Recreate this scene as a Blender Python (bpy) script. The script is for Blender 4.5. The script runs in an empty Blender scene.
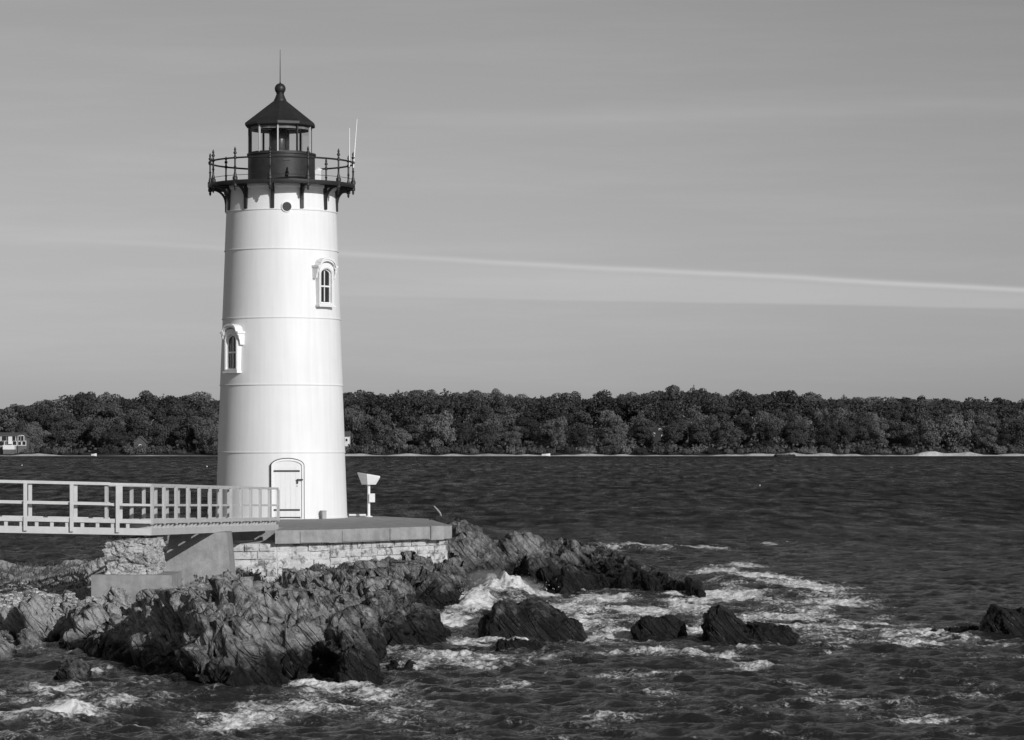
import bpy, math, random
import numpy as np
from mathutils import Vector, Matrix

random.seed(7)
rng = np.random.default_rng(11)
scene = bpy.context.scene
COL = scene.collection
R = math.radians

# ------------------------------------------------------------------ camera
CAMZ, F, HOR = 4.6, 3000.0, 444.0            # eye height, focal length in px, horizon row
cam_d = bpy.data.cameras.new('camera')
cam = bpy.data.objects.new('camera', cam_d)
COL.objects.link(cam)
cam.location = (0, 0, CAMZ)
cam.rotation_euler = (R(90), 0, 0)
cam_d.sensor_width = 36.0
cam_d.lens = F / 1024 * 36.0
cam_d.shift_y = (HOR - 370.0) / 1024
cam_d.clip_start = 1.0
cam_d.clip_end = 20000
scene.camera = cam

def P(x, y, D):
    """measure a point from the photograph at distance D"""
    return Vector(((x - 512) / F * D, D, CAMZ - (y - HOR) / F * D))

def WD(y):                                      # distance of a water level point
    return CAMZ * F / (y - HOR)

# ------------------------------------------------------------------ tags
def tag(o, label=None, cat=None, group=None, kind=None):
    if label: o['label'] = label
    if cat: o['category'] = cat
    if group: o['group'] = group
    if kind: o['kind'] = kind
    return o

def empty(name, loc, label=None, cat=None, group=None):
    o = bpy.data.objects.new(name, None)
    COL.objects.link(o)
    o.location = loc
    o.empty_display_size = 0.3
    return tag(o, label, cat, group)

# ------------------------------------------------------------------ mesh builder (world coordinates)
class MB:
    def __init__(s):
        s.v = []; s.f = []
    def add(s, vs, fs):
        n = len(s.v)
        s.v += [tuple(v) for v in vs]
        s.f += [tuple(i + n for i in f) for f in fs]
        return s
    def frame_box(s, o, u, v, n, a0, a1, b0, b1, c0, c1):
        pts = [o + u*a + v*b + n*c for c in (c0, c1) for b in (b0, b1) for a in (a0, a1)]
        return s.add(pts, [(0,2,3,1), (4,5,7,6), (0,1,5,4), (2,6,7,3), (0,4,6,2), (1,3,7,5)])
    def box(s, x0, x1, y0, y1, z0, z1):
        return s.frame_box(Vector((0,0,0)), Vector((1,0,0)), Vector((0,1,0)), Vector((0,0,1)), x0, x1, y0, y1, z0, z1)
    def bar(s, p0, p1, w, h, up=Vector((0,0,1))):
        p0 = Vector(p0); p1 = Vector(p1)
        d = (p1 - p0); L = d.length; d.normalize()
        side = d.cross(up)
        if side.length < 1e-5: side = Vector((1,0,0))
        side.normalize(); u2 = side.cross(d)
        return s.frame_box(p0, d, side, u2, 0, L, -w/2, w/2, -h/2, h/2)
    def tube(s, pts, rad, n=8, cap=True):
        pts = [Vector(p) for p in pts]
        if not hasattr(rad, '__len__'): rad = [rad]*len(pts)
        vs = []; fs = []
        for i, p in enumerate(pts):
            d = (pts[min(i+1, len(pts)-1)] - pts[max(i-1, 0)]).normalized()
            a = d.cross(Vector((0.3,0.2,1)) if abs(d.z) < .9 else Vector((1,0,0))).normalized()
            b = d.cross(a)
            for k in range(n):
                t = 2*math.pi*k/n
                vs.append(p + (a*math.cos(t) + b*math.sin(t))*rad[i])
        for i in range(len(pts)-1):
            for k in range(n):
                k2 = (k+1) % n
                fs.append((i*n+k, i*n+k2, (i+1)*n+k2, (i+1)*n+k))
        if cap:
            fs.append(tuple(reversed(range(n))))
            fs.append(tuple((len(pts)-1)*n + k for k in range(n)))
        return s.add(vs, fs)
    def lathe(s, c, prof, n=48, a0=0.0, closed=False):
        vs = []; fs = []
        for r, z in prof:
            for k in range(n):
                t = a0 + 2*math.pi*k/n
                vs.append((c[0] + r*math.sin(t), c[1] - r*math.cos(t), c[2] + z))
        m = len(prof)
        for i in range(m if closed else m-1):
            j = (i+1) % m
            for k in range(n):
                k2 = (k+1) % n
                fs.append((i*n+k, i*n+k2, j*n+k2, j*n+k))
        if not closed:
            if prof[0][0] > 1e-4: fs.append(tuple(reversed(range(n))))
            if prof[-1][0] > 1e-4: fs.append(tuple((m-1)*n+k for k in range(n)))
        return s.add(vs, fs)
    def prism(s, o, u, v, n, poly, c0, c1):
        m = len(poly)
        vs = [o + u*a + v*b + n*c0 for a, b in poly] + [o + u*a + v*b + n*c1 for a, b in poly]
        fs = [tuple(reversed(range(m))), tuple(range(m, 2*m))]
        for i in range(m):
            j = (i+1) % m
            fs.append((i, j, m+j, m+i))
        return s.add(vs, fs)
    def ring_prism(s, o, u, v, n, outer, inner, c0, c1):
        m = len(outer)
        q = []
        for c in (c0, c1):
            q += [o + u*a + v*b + n*c for a, b in outer]
            q += [o + u*a + v*b + n*c for a, b in inner]
        fs = []
        for i in range(m):
            j = (i+1) % m
            fs.append((2*m+i, 2*m+j, 3*m+j, 3*m+i))      # front
            fs.append((j, i, m+i, m+j))                  # back
            fs.append((i, j, 2*m+j, 2*m+i))              # outer side
            fs.append((m+j, m+i, 3*m+i, 3*m+j))          # reveal
        return s.add(q, fs)
    def build(s, name, mat, parent=None, smooth=False, base=None):
        vs = np.array(s.v, dtype=float)
        if parent is not None: off = np.array(world_loc(parent))
        elif base is not None: off = np.array(base)
        else: off = np.array([(vs[:,0].min()+vs[:,0].max())/2, (vs[:,1].min()+vs[:,1].max())/2, vs[:,2].min()])
        me = bpy.data.meshes.new(name)
        me.from_pydata((vs - off).tolist(), [], s.f)
        me.materials.append(mat)
        if smooth:
            me.shade_smooth()
            me.set_sharp_from_angle(angle=R(35))
        o = bpy.data.objects.new(name, me)
        COL.objects.link(o)
        if parent is not None: o.parent = parent
        else: o.location = off.tolist()
        return o

def world_loc(o):
    v = Vector(o.location)
    while o.parent is not None:
        o = o.parent; v = v + Vector(o.location)
    return v

def grid_mesh(name, V, nr, nc, mat, smooth=True):
    """big quad grid straight from numpy"""
    me = bpy.data.meshes.new(name)
    me.vertices.add(nr*nc)
    me.vertices.foreach_set('co', np.ascontiguousarray(V, dtype=np.float32).ravel())
    i = np.arange(nr-1)[:,None]*nc + np.arange(nc-1)[None,:]
    q = np.stack([i, i+1, i+nc+1, i+nc], -1).reshape(-1, 4)
    me.loops.add(q.size)
    me.loops.foreach_set('vertex_index', q.ravel().astype(np.int32))
    me.polygons.add(len(q))
    me.polygons.foreach_set('loop_start', (np.arange(len(q))*4).astype(np.int32))
    me.polygons.foreach_set('use_smooth', np.full(len(q), smooth))
    me.update(calc_edges=True)
    me.materials.append(mat)
    o = bpy.data.objects.new(name, me)
    COL.objects.link(o)
    return o

# ------------------------------------------------------------------ numpy noise
def _h(ix, iy, iz, seed):
    h = (ix.astype(np.uint32)*np.uint32(374761393) + iy.astype(np.uint32)*np.uint32(668265263)
         + iz.astype(np.uint32)*np.uint32(2147483647) + np.uint32(seed*1274126177 & 0xffffffff))
    h = (h ^ (h >> np.uint32(13))) * np.uint32(1274126177)
    h = (h ^ (h >> np.uint32(16))) * np.uint32(2246822519)
    return h ^ (h >> np.uint32(15))

def gnoise(p, seed=0):
    f = np.floor(p); i = f.astype(np.int64); t = p - f
    w = t*t*t*(t*(t*6-15)+10)
    out = np.zeros(len(p))
    for dx in (0,1):
        for dy in (0,1):
            for dz in (0,1):
                h = _h(i[:,0]+dx, i[:,1]+dy, i[:,2]+dz, seed)
                gx = (h & np.uint32(1023)).astype(float)/511.5-1
                gy = ((h >> np.uint32(10)) & np.uint32(1023)).astype(float)/511.5-1
                gz = ((h >> np.uint32(20)) & np.uint32(1023)).astype(float)/511.5-1
                d = gx*(t[:,0]-dx) + gy*(t[:,1]-dy) + gz*(t[:,2]-dz)
                out += d*(w[:,0] if dx else 1-w[:,0])*(w[:,1] if dy else 1-w[:,1])*(w[:,2] if dz else 1-w[:,2])
    return out*1.2

def fbm(p, octv=4, seed=0, gain=.5, ridged=False):
    a = 1.0; out = 0; q = p.copy()
    for k in range(octv):
        n = gnoise(q, seed+k)
        if ridged: n = 1 - 2*np.abs(n)*1.6
        out = out + a*n
        a *= gain; q = q*2.03 + 17.3
    return out

def worley(p, seed=0):
    f = np.floor(p).astype(np.int64); fr = p - f
    F1 = np.full(len(p), 9.0); F2 = np.full(len(p), 9.0); idr = np.zeros(len(p))
    for dx in (-1,0,1):
        for dy in (-1,0,1):
            for dz in (-1,0,1):
                h = _h(f[:,0]+dx, f[:,1]+dy, f[:,2]+dz, seed)
                px = dx + (h & np.uint32(1023)).astype(float)/1023
                py = dy + ((h >> np.uint32(10)) & np.uint32(1023)).astype(float)/1023
                pz = dz + ((h >> np.uint32(20)) & np.uint32(1023)).astype(float)/1023
                d = (px-fr[:,0])**2 + (py-fr[:,1])**2 + (pz-fr[:,2])**2
                r_ = ((h >> np.uint32(5)) & np.uint32(4095)).astype(float)/4095
                m = d < F1
                F2 = np.where(m, F1, np.minimum(F2, d))
                idr = np.where(m, r_, idr)
                F1 = np.where(m, d, F1)
    return np.sqrt(F1), np.sqrt(F2), idr

# ------------------------------------------------------------------ materials
class NT:
    def __init__(s, name):
        s.m = bpy.data.materials.new(name); s.m.use_nodes = True
        s.t = s.m.node_tree; s.bsdf = s.t.nodes['Principled BSDF']
        s.out = s.t.nodes['Material Output']
    def n(s, typ, **kw):
        nd = s.t.nodes.new(typ)
        for k, v in kw.items():
            if k.startswith('i_'):
                nd.inputs[k[2:].replace('_', ' ')].default_value = v
            else: setattr(nd, k, v)
        return nd
    def l(s, a, b): s.t.links.new(a, b)
    def coord(s): return s.n('ShaderNodeTexCoord').outputs['Object']
    def mapped(s, scale=(1,1,1), rot=(0,0,0)):
        mp = s.n('ShaderNodeMapping'); mp.inputs['Scale'].default_value = scale; mp.inputs['Rotation'].default_value = rot
        s.l(s.coord(), mp.inputs['Vector']); return mp.outputs['Vector']
    def noise(s, scale, detail=5, rough=.6, vec=None, dist=0):
        nd = s.n('ShaderNodeTexNoise'); nd.inputs['Scale'].default_value = scale
        nd.inputs['Detail'].default_value = detail; nd.inputs['Roughness'].default_value = rough
        nd.inputs['Distortion'].default_value = dist
        s.l(vec if vec is not None else s.coord(), nd.inputs['Vector']); return nd.outputs['Fac']
    def ramp(s, fac, stops):
        nd = s.n('ShaderNodeValToRGB'); e = nd.color_ramp.elements
        while len(e) < len(stops): e.new(.5)
        for el, (p, c) in zip(e, stops):
            el.position = p; el.color = (c, c, c, 1)
        s.l(fac, nd.inputs['Fac']); return nd.outputs['Color']
    def math(s, op, a, b=None, c=None, clamp=False):
        nd = s.n('ShaderNodeMath'); nd.operation = op; nd.use_clamp = clamp
        for k, v in enumerate((a, b, c)):
            if v is None: continue
            if isinstance(v, (int, float)): nd.inputs[k].default_value = v
            else: s.l(v, nd.inputs[k])
        return nd.outputs[0]
    def mix(s, fac, a, b, blend='MIX'):
        nd = s.n('ShaderNodeMix'); nd.data_type = 'RGBA'; nd.blend_type = blend
        for k, v in ((0, fac), (6, a), (7, b)):
            if isinstance(v, (int, float)):
                nd.inputs[k].default_value = v if k == 0 else (v, v, v, 1)
            else: s.l(v, nd.inputs[k])
        return nd.outputs[2]
    def bump(s, h, strength=.5, dist=.02, normal=None):
        nd = s.n('ShaderNodeBump'); nd.inputs['Strength'].default_value = strength; nd.inputs['Distance'].default_value = dist
        s.l(h, nd.inputs['Height'])
        if normal is not None: s.l(normal, nd.inputs['Normal'])
        return nd.outputs['Normal']
    def fin(s, color=None, rough=.7, normal=None, spec=None):
        if color is not None:
            if isinstance(color, (int, float)): s.bsdf.inputs['Base Color'].default_value = (color,)*3 + (1,)
            else: s.l(color, s.bsdf.inputs['Base Color'])
        if isinstance(rough, (int, float)): s.bsdf.inputs['Roughness'].default_value = rough
        else: s.l(rough, s.bsdf.inputs['Roughness'])
        if normal is not None: s.l(normal, s.bsdf.inputs['Normal'])
        if spec is not None: s.bsdf.inputs['Specular IOR Level'].default_value = spec
        return s.m

def mat_speckle(name, lo, hi, scale, rough=.7, bump=.2, bd=.01, spec=.3, stretch=(1,1,1)):
    t = NT(name); v = t.mapped(stretch)
    f = t.noise(scale, 6, .65, v); f2 = t.noise(scale*.17, 3, .5, v)
    g = t.math('ADD', t.math('MULTIPLY', f, .6), t.math('MULTIPLY', f2, .4))
    c = t.ramp(g, [(.3, lo), (.7, hi)])
    return t.fin(c, rough, t.bump(f, bump, bd), spec)

M = {}
# tower paint: white with faint vertical streaks and a few stains
t = NT('tower_white_paint')
vs_ = t.mapped((3.0, 3.0, .12)); f = t.noise(2.2, 5, .6, vs_); f2 = t.noise(.55, 4, .6)
c = t.ramp(f, [(.25, .74), (.75, .82)]); c = t.mix(.45, c, t.ramp(f2, [(.35, .86), (.7, .97)]), 'MULTIPLY')
M['tower'] = t.fin(c, .55, t.bump(t.noise(1.1, 3), .25, .012), .35)
M['trim'] = mat_speckle('white_trim_paint', .72, .82, 9, .5, .1, .004)
M['door'] = mat_speckle('white_door_boards', .66, .76, 12, .5, .3, .006, .3, (4, 4, .2))
M['iron'] = mat_speckle('black_iron_paint', .014, .032, 7, .45, .15, .006, .4)
M['iron_dull'] = mat_speckle('black_lantern_paint', .018, .045, 5, .5, .2, .008, .35)
M['ceiling'] = mat_speckle('lantern_ceiling_paint', .6, .7, 5, .6, .1, .004)
M['lens'] = mat_speckle('dark_lens_housing', .02, .06, 6, .25, .1, .004, .6)
M['sash_glass'] = NT('window_glass').fin(.015, .06, None, .6)
t = NT('lantern_glass')
tr = t.n('ShaderNodeBsdfTransparent'); tr.inputs['Color'].default_value = (.9, .9, .9, 1)
gl = t.n('ShaderNodeBsdfGlossy'); gl.inputs['Roughness'].default_value = .03
fr = t.n('ShaderNodeFresnel'); fr.inputs['IOR'].default_value = 1.16
mx = t.n('ShaderNodeMixShader'); t.l(fr.outputs[0], mx.inputs[0]); t.l(tr.outputs[0], mx.inputs[1]); t.l(gl.outputs[0], mx.inputs[2])
t.l(mx.outputs[0], t.out.inputs['Surface']); M['glass'] = t.m
M['rail'] = mat_speckle('pale_grey_bridge_paint', .42, .55, 6, .6, .2, .006, .3)
M['plank'] = mat_speckle('weathered_deck_planks', .28, .42, 8, .8, .3, .01, .2, (1, 1, 1))
M['fitting'] = mat_speckle('white_signal_paint', .68, .8, 10, .45, .1, .003, .4)
M['greypaint'] = mat_speckle('grey_metal_paint', .3, .4, 10, .5, .1, .003, .4)

# concrete: board marks, vertical stains
t = NT('weathered_concrete')
f = t.noise(3.5, 7, .7); st = t.noise(1.6, 5, .65, t.mapped((2.2, 2.2, .22))); fine = t.noise(40, 4, .7)
c = t.ramp(f, [(.25, .25), (.75, .44)]); c = t.mix(.6, c, t.ramp(st, [(.35, .62), (.65, 1.0)]), 'MULTIPLY')
c = t.mix(.35, c, t.ramp(fine, [(.3, .6), (.7, 1.0)]), 'MULTIPLY')
M['concrete'] = t.fin(c, .85, t.bump(t.math('ADD', f, t.math('MULTIPLY', fine, .4)), .5, .03), .25)

# whitewashed granite blocks: the wash flakes off
def wash(name, lo, hi, bare, amount):
    t = NT(name)
    big = t.noise(1.7, 5, .65); f = t.noise(9, 6, .7); fl = t.noise(3.4, 7, .75)
    stone = t.ramp(f, [(.3, bare*.6), (.7, bare*1.4)]); paint = t.ramp(big, [(.3, lo), (.65, hi)])
    m = t.ramp(fl, [(amount-.06, 0), (amount+.06, 1)])
    c = t.mix(m, paint, stone)
    return t.fin(c, .85, t.bump(t.math('ADD', f, t.math('MULTIPLY', fl, .8)), .7, .05), .25)
M['wash'] = wash('flaking_whitewashed_stone', .44, .70, .17, .54)
M['pierstone'] = wash('patchy_pier_stone', .34, .6, .17, .53)

# wet and dry ledge rock; dark below the tide line, pale and lichened on top
t = NT('ledge_rock')
def dipped(scale):
    m1 = t.n('ShaderNodeMapping'); m1.inputs['Rotation'].default_value = (0, R(42), R(8)); t.l(t.coord(), m1.inputs['Vector'])
    m2 = t.n('ShaderNodeMapping'); m2.inputs['Scale'].default_value = scale; t.l(m1.outputs[0], m2.inputs['Vector']); return m2.outputs[0]
st = t.noise(1.6, 9, .74, dipped((3.4, .8, .6)), .6); f = t.noise(.85, 9, .7); sp = t.noise(11, 8, .8); pt = t.noise(2.6, 6, .7, None, 1.0)
def cracks(scale, sv):
    vo = t.n('ShaderNodeTexVoronoi'); vo.feature = 'DISTANCE_TO_EDGE'; vo.inputs['Scale'].default_value = scale
    wv = t.n('ShaderNodeVectorMath', operation='ADD'); t.l(dipped(sv), wv.inputs[0])
    no = t.n('ShaderNodeTexNoise'); no.inputs['Scale'].default_value = 3.0; no.inputs['Detail'].default_value = 5; t.l(t.coord(), no.inputs['Vector'])
    sc = t.n('ShaderNodeVectorMath', operation='SCALE'); sc.inputs['Scale'].default_value = .18; t.l(no.outputs['Color'], sc.inputs[0]); t.l(sc.outputs[0], wv.inputs[1])
    t.l(wv.outputs[0], vo.inputs['Vector']); return t.ramp(vo.outputs['Distance'], [(0, 0), (.09, 1)])
ck = cracks(1.4, (4.6, .75, .5)); ck2 = cracks(4.0, (2.6, 1.0, .9))
geo = t.n('ShaderNodeNewGeometry'); sx = t.n('ShaderNodeSeparateXYZ'); t.l(geo.outputs['Position'], sx.inputs[0])
g = t.math('ADD', t.math('MULTIPLY', st, .5), t.math('MULTIPLY', f, .5))
dry = t.ramp(g, [(.36, .05), (.46, .17), (.56, .42), (.68, .66)])
dry = t.mix(.8, dry, t.ramp(sp, [(.34, .2), (.55, 1.0)]), 'MULTIPLY')
dry = t.mix(t.ramp(t.math('ADD', pt, t.math('MULTIPLY', sx.outputs['X'], -.034)), [(.60, 0), (.80, .9)]), dry, .6)
wet = t.ramp(st, [(.35, .006), (.58, .026), (.75, .08)])
wl = t.noise(1.5, 8, .75)
lv = t.math('ADD', sx.outputs['Z'], t.math('MULTIPLY', t.math('SUBTRACT', wl, .5), 1.7))
lv = t.math('ADD', lv, t.math('MULTIPLY', t.math('MINIMUM', sx.outputs['X'], 0.0), -.05))
wm = t.ramp(t.math('MULTIPLY', lv, .5), [(.31, 0), (.55, 1)])
c = t.mix(wm, wet, dry)
gr = t.noise(34, 5, .75); c = t.mix(.6, c, t.ramp(gr, [(.36, .35), (.56, 1.0)]), 'MULTIPLY')
c = t.mix(.3, c, ck, 'MULTIPLY')
rr = t.mix(wm, .42, .85)
hb = t.math('ADD', t.math('MULTIPLY', st, 1.0), t.math('MULTIPLY', sp, .4))
hb = t.math('ADD', hb, t.math('ADD', t.math('MULTIPLY', ck, .35), t.math('MULTIPLY', gr, .16)))
M['rock'] = t.fin(c, rr, t.bump(hb, 1.0, .16), .3)

# far off things
M['beach'] = mat_speckle('pale_shingle', .22, .75, .25, .9, .1, .02, .2)
M['hill'] = mat_speckle('wood_floor', .03, .06, .2, .95, .1, .02, .1)
def foliage(name, lo, hi):
    t = NT(name)
    oi = t.n('ShaderNodeObjectInfo')
    f = t.noise(.55, 4, .7)
    c = t.ramp(f, [(.3, lo), (.7, hi)])
    k = t.ramp(oi.outputs['Random'], [(0, .42), (.6, 1.0), (1, 1.8)])
    c = t.mix(1, c, k, 'MULTIPLY')
    t.fin(c, .75, None, .2)
    tl = t.n('ShaderNodeBsdfTranslucent'); t.l(c, tl.inputs['Color'])
    mx = t.n('ShaderNodeMixShader'); mx.inputs[0].default_value = .25
    t.l(t.bsdf.outputs[0], mx.inputs[1]); t.l(tl.outputs[0], mx.inputs[2]); t.l(mx.outputs[0], t.out.inputs['Surface'])
    return t.m
M['leaf_dark'] = foliage('dark_leaves', .058, .125)
M['leaf_mid'] = foliage('mid_leaves', .075, .14)
M['leaf_pale'] = foliage('pale_leaves', .11, .20)
M['needle'] = foliage('pine_needles', .055, .11)
M['bark'] = mat_speckle('grey_bark', .06, .14, 1.2, .9, .2, .03, .1)
M['bark_pale'] = mat_speckle('bleached_bark', .3, .45, 1.2, .9, .2, .03, .1)
M['shingle'] = mat_speckle('dark_shingles', .09, .16, 1.5, .8, .1, .02, .2)
M['housewhite'] = mat_speckle('house_trim', .6, .75, 1.5, .6, .1, .01, .2)
M['roofing'] = mat_speckle('roof_shingles', .07, .12, 1.5, .85, .1, .01, .2)
M['grass'] = foliage('coarse_grass', .05, .12)
M['weed'] = foliage('dry_weed', .14, .3)

# sea: dark water, broken up by small ripples; foam lies on it where the vertex attribute says so
t = NT('sea_water')
at = t.n('ShaderNodeAttribute'); at.attribute_name = 'foam'
co = t.coord()
n1 = t.noise(1.5, 8, .72, co, 1.2); n2 = t.noise(8.5, 7, .78, co, 1.0); n3 = t.noise(.5, 5, .6, co, .6)
fm = t.math('ADD', at.outputs['Fac'], t.math('MULTIPLY', t.math('SUBTRACT', n1, .5), 1.9))
fm = t.math('ADD', fm, t.math('MULTIPLY', t.math('SUBTRACT', n2, .5), 2.3))
fm = t.math('ADD', fm, t.math('MULTIPLY', t.math('SUBTRACT', n3, .5), .7))
mask = t.ramp(fm, [(.27, 0), (.45, .09), (.60, .38), (.92, 1)])
r1 = t.noise(1.5, 8, .68, co, .5); r2 = t.noise(.22, 5, .6, co, .3); r3 = t.noise(5, 4, .6, co)
hgt = t.math('ADD', t.math('MULTIPLY', r1, .55), t.math('ADD', t.math('MULTIPLY', r2, 1.6), t.math('MULTIPLY', r3, .22)))
pa = t.noise(.035, 5, .65, t.mapped((1, .45, 1)), .4); pb = t.noise(.25, 4, .6, t.mapped((1, .6, 1)))
gu = t.ramp(t.math('ADD', t.math('MULTIPLY', pa, .65), t.math('MULTIPLY', pb, .35)), [(.34, .45), (.62, 1)])
nb = t.bump(hgt, 1.0, 1.35); sxw = t.n('ShaderNodeSeparateXYZ'); t.l(co, sxw.inputs[0])
off_ = t.math('ADD', .46, t.math('MULTIPLY', .54, t.math('DIVIDE', t.math('SUBTRACT', sxw.outputs['Y'], 80), 160, clamp=True)))   # open water is rougher than the lee of the ledge
t.l(t.math('MULTIPLY', gu, off_), nb.node.inputs['Strength'])
wc = t.mix(mask, .018, .74)
t.fin(wc, .8, nb, 0.0)
gl = t.n('ShaderNodeBsdfGlossy'); gl.inputs['Color'].default_value = (.92, .92, .92, 1); gl.inputs['Roughness'].default_value = .14; t.l(nb, gl.inputs['Normal'])
fr = t.n('ShaderNodeFresnel'); fr.inputs['IOR'].default_value = 1.33; t.l(nb, fr.inputs['Normal'])
offw = t.math('DIVIDE', t.math('SUBTRACT', sxw.outputs['Y'], 85), 90, clamp=True)
wsn = t.noise(1.0, 5, .7, t.mapped((.55, .10, 1)), .3)                    # cat's-paws: small ruffled and slick patches on open water
sheen = t.ramp(wsn, [(.38, .12), (.50, .45), (.62, .95)])
sheen = t.mix(offw, 1.0, sheen)
mx = t.n('ShaderNodeMixShader'); t.l(t.math('MULTIPLY', sheen, t.math('MULTIPLY', fr.outputs[0], t.math('SUBTRACT', 1.0, mask))), mx.inputs[0])
t.l(t.bsdf.outputs[0], mx.inputs[1]); t.l(gl.outputs[0], mx.inputs[2]); t.l(mx.outputs[0], t.out.inputs['Surface'])
M['water'] = t.m
t = NT('spray_foam'); M['foam'] = t.fin(t.ramp(t.noise(3, 5), [(.3, .6), (.7, .8)]), .8, None, .2)

# ------------------------------------------------------------------ the ledge the lighthouse stands on
SHORE_PX = [(-60,640),(20,645),(58,645),(80,652),(97,658),(122,661),(140,668),(160,673),(176,682),(200,685),(217,686),(240,688),(264,686),(285,680),
            (300,683),(322,676),(340,678),(371,677),(380,652),(398,650),(418,648),(438,645),(434,630),(424,618),(440,613),(462,611),(470,599),(480,592),
            (515,588),(545,590),(560,594),(600,591),(640,593),(676,594),(705,598)]
SH = [((x-512)/F*WD(y), WD(y)) for x, y in SHORE_PX]
SH += [(6.0, 92), (5.2, 96.5), (4.2, 101), (3.6, 108), (4.0, 116), (3.7, 122), (1.5, 124.5), (-1.5, 120), (-4, 112), (-9, 111), (-12, 102), (-14, 97), (-19, 95), (-46, 94), (-46, 71)]
SH = np.array(SH)

def poly_sd(X, Y):
    """signed distance to the shoreline, positive on land"""
    d2 = np.full(X.shape, 1e9); ins = np.zeros(X.shape, bool)
    n = len(SH)
    for i in range(n):
        ax, ay = SH[i]; bx, by = SH[(i+1) % n]
        ex, ey = bx-ax, by-ay
        t_ = np.clip(((X-ax)*ex + (Y-ay)*ey)/(ex*ex+ey*ey), 0, 1)
        d2 = np.minimum(d2, (X-ax-t_*ex)**2 + (Y-ay-t_*ey)**2)
        c_ = ((ay > Y) != (by > Y))
        with np.errstate(divide='ignore', invalid='ignore'):
            xi = ax + (Y-ay)*ex/(ey if ey != 0 else 1e-9)
        ins ^= (c_ & (X < xi))
    d = np.sqrt(d2)
    return np.where(ins, d, -d)

CTRL = np.array([  # x, distance, plateau height
    (-8.2,79.2,.78),(-9.2,72.3,.98),(-8.4,85.6,.9),(-5.2,85.2,1.12),(-3.4,86.5,1.2),(-1.9,88.5,1.4),(-6,62,1.85),(-5,63,1.7),(-7.2,66,1.55),(-8.8,66,1.0),
    (-10.3,70,.85),(-4.2,64,1.3),(-3.7,66,1.15),(-3.2,68,1.0),(-2.5,70.5,.86),(-2.3,75,.75),(-12,72,.85),(-12.5,90,.95),(-16,85,.9),(-30,80,1.2),
    (-7.7,100,1.1),(-4.5,97,1.3),(-1.2,96,1.75),(-1.4,93,1.5),(0,97.5,1.4),(1.4,99,1.05),(-.3,91.5,1.0),(.6,93.5,.8),(1.6,97,.42),(2.6,95,.48),(4.1,94,.50),(5.2,92,.36),
    (1.9,117,.42),(2.8,119,.35),(3.3,121,.25),(0,108,.9),(-1.9,83,1.05),(-3,79,1.0),(-6,72,.8),(-5.5,66,1.0),(-6,78,.85)])

def land(X, Y):
    p2 = np.stack([X, Y, np.zeros_like(X)], 1)
    sd = poly_sd(X, Y)
    sd = sd + .38*fbm(p2*np.array([.9,.55,1]), 4, 3)
    w = 0; hh = 0
    for cx, cy, cz in CTRL:
        d2 = ((X-cx)*1.0)**2 + ((Y-cy)*.42)**2
        k = 1/(d2+.15)**1.6
        w = w + k; hh = hh + k*cz
    hh = hh/w
    # steep front, then the plateau
    rise = .70*np.clip(sd/.6, 0, 1)**.65 + .30*np.clip((sd-.2)/(4.5 - 3.0*np.clip((Y-66)/8, 0, 1)), 0, 1)**.8
    z = np.where(sd > 0, hh*rise, np.clip(sd*1.1, -1.6, 0))
    # long tilted ridges
    q = np.stack([X*.75 + Y*.22, Y*.19 - X*.25, np.zeros_like(X)], 1)
    am = np.clip(sd/1.6, 0, 1)
    z = z + am*.20*fbm(q, 4, 21, .5, True) - am*(.12 + .20*np.clip((Y-70)/8, 0, 1)*np.clip((-1.2-X)/1.0, 0, 1))
    return z, sd

WALL = [(-10.2,84.7),(-8.0,84.85),(-6.71,85.0),(-5.21,85.9),(-1.71,89.9),(-2.76,98.4),(-4.4,101.6),(-7,103.2),(-10.4,102)]
PLAT = [(-10.2,88.4),(-6.76,88.2),(-6.71,85.0),(-5.21,85.9),(-2.02,89.58),(-1.80,89.95),(-1.86,90.6),(-2.76,98.4),(-4.4,101.6),(-7,103.2),(-10.4,102)]
def in_plat(X, Y):
    ins = np.zeros(X.shape, bool); n = len(PLAT)
    for i in range(n):
        ax, ay = PLAT[i]; bx, by = PLAT[(i+1) % n]
        ins ^= ((ay > Y) != (by > Y)) & (X < ax + (Y-ay)*(bx-ax)/((by-ay) or 1e-9))
    return ins

def facets(q, seed, A, B, C):
    """stepped, tilted faces: every cell is its own little plane"""
    f = np.floor(q).astype(np.int64); fr = q - f
    F1 = np.full(len(q), 9.0); F2 = np.full(len(q), 9.0); v = np.zeros(len(q))
    for dx in (-1,0,1):
        for dy in (-1,0,1):
            for dz in (-1,0,1):
                h = _h(f[:,0]+dx, f[:,1]+dy, f[:,2]+dz, seed)
                ex = fr[:,0] - dx - (h & np.uint32(1023)).astype(float)/1023
                ey = fr[:,1] - dy - ((h >> np.uint32(10)) & np.uint32(1023)).astype(float)/1023
                ez = fr[:,2] - dz - ((h >> np.uint32(20)) & np.uint32(1023)).astype(float)/1023
                h2 = _h(f[:,0]+dx, f[:,1]+dy, f[:,2]+dz, seed+101)
                g0 = (h2 & np.uint32(255)).astype(float)/127.5-1; g1 = ((h2 >> np.uint32(8)) & np.uint32(255)).astype(float)/127.5-1
                g2 = ((h2 >> np.uint32(16)) & np.uint32(255)).astype(float)/127.5-1; r_ = ((h2 >> np.uint32(24)) & np.uint32(255)).astype(float)/255-.5
                d = ex*ex+ey*ey+ez*ez
                m = d < F1
                F2 = np.where(m, F1, np.minimum(F2, d))
                v = np.where(m, r_*A + (g0*ex+g1*ey+g2*ez)*B, v)
                F1 = np.where(m, d, F1)
    e = np.sqrt(F2)-np.sqrt(F1)
    return v - C*np.clip(1-e*6, 0, 1)

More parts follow.
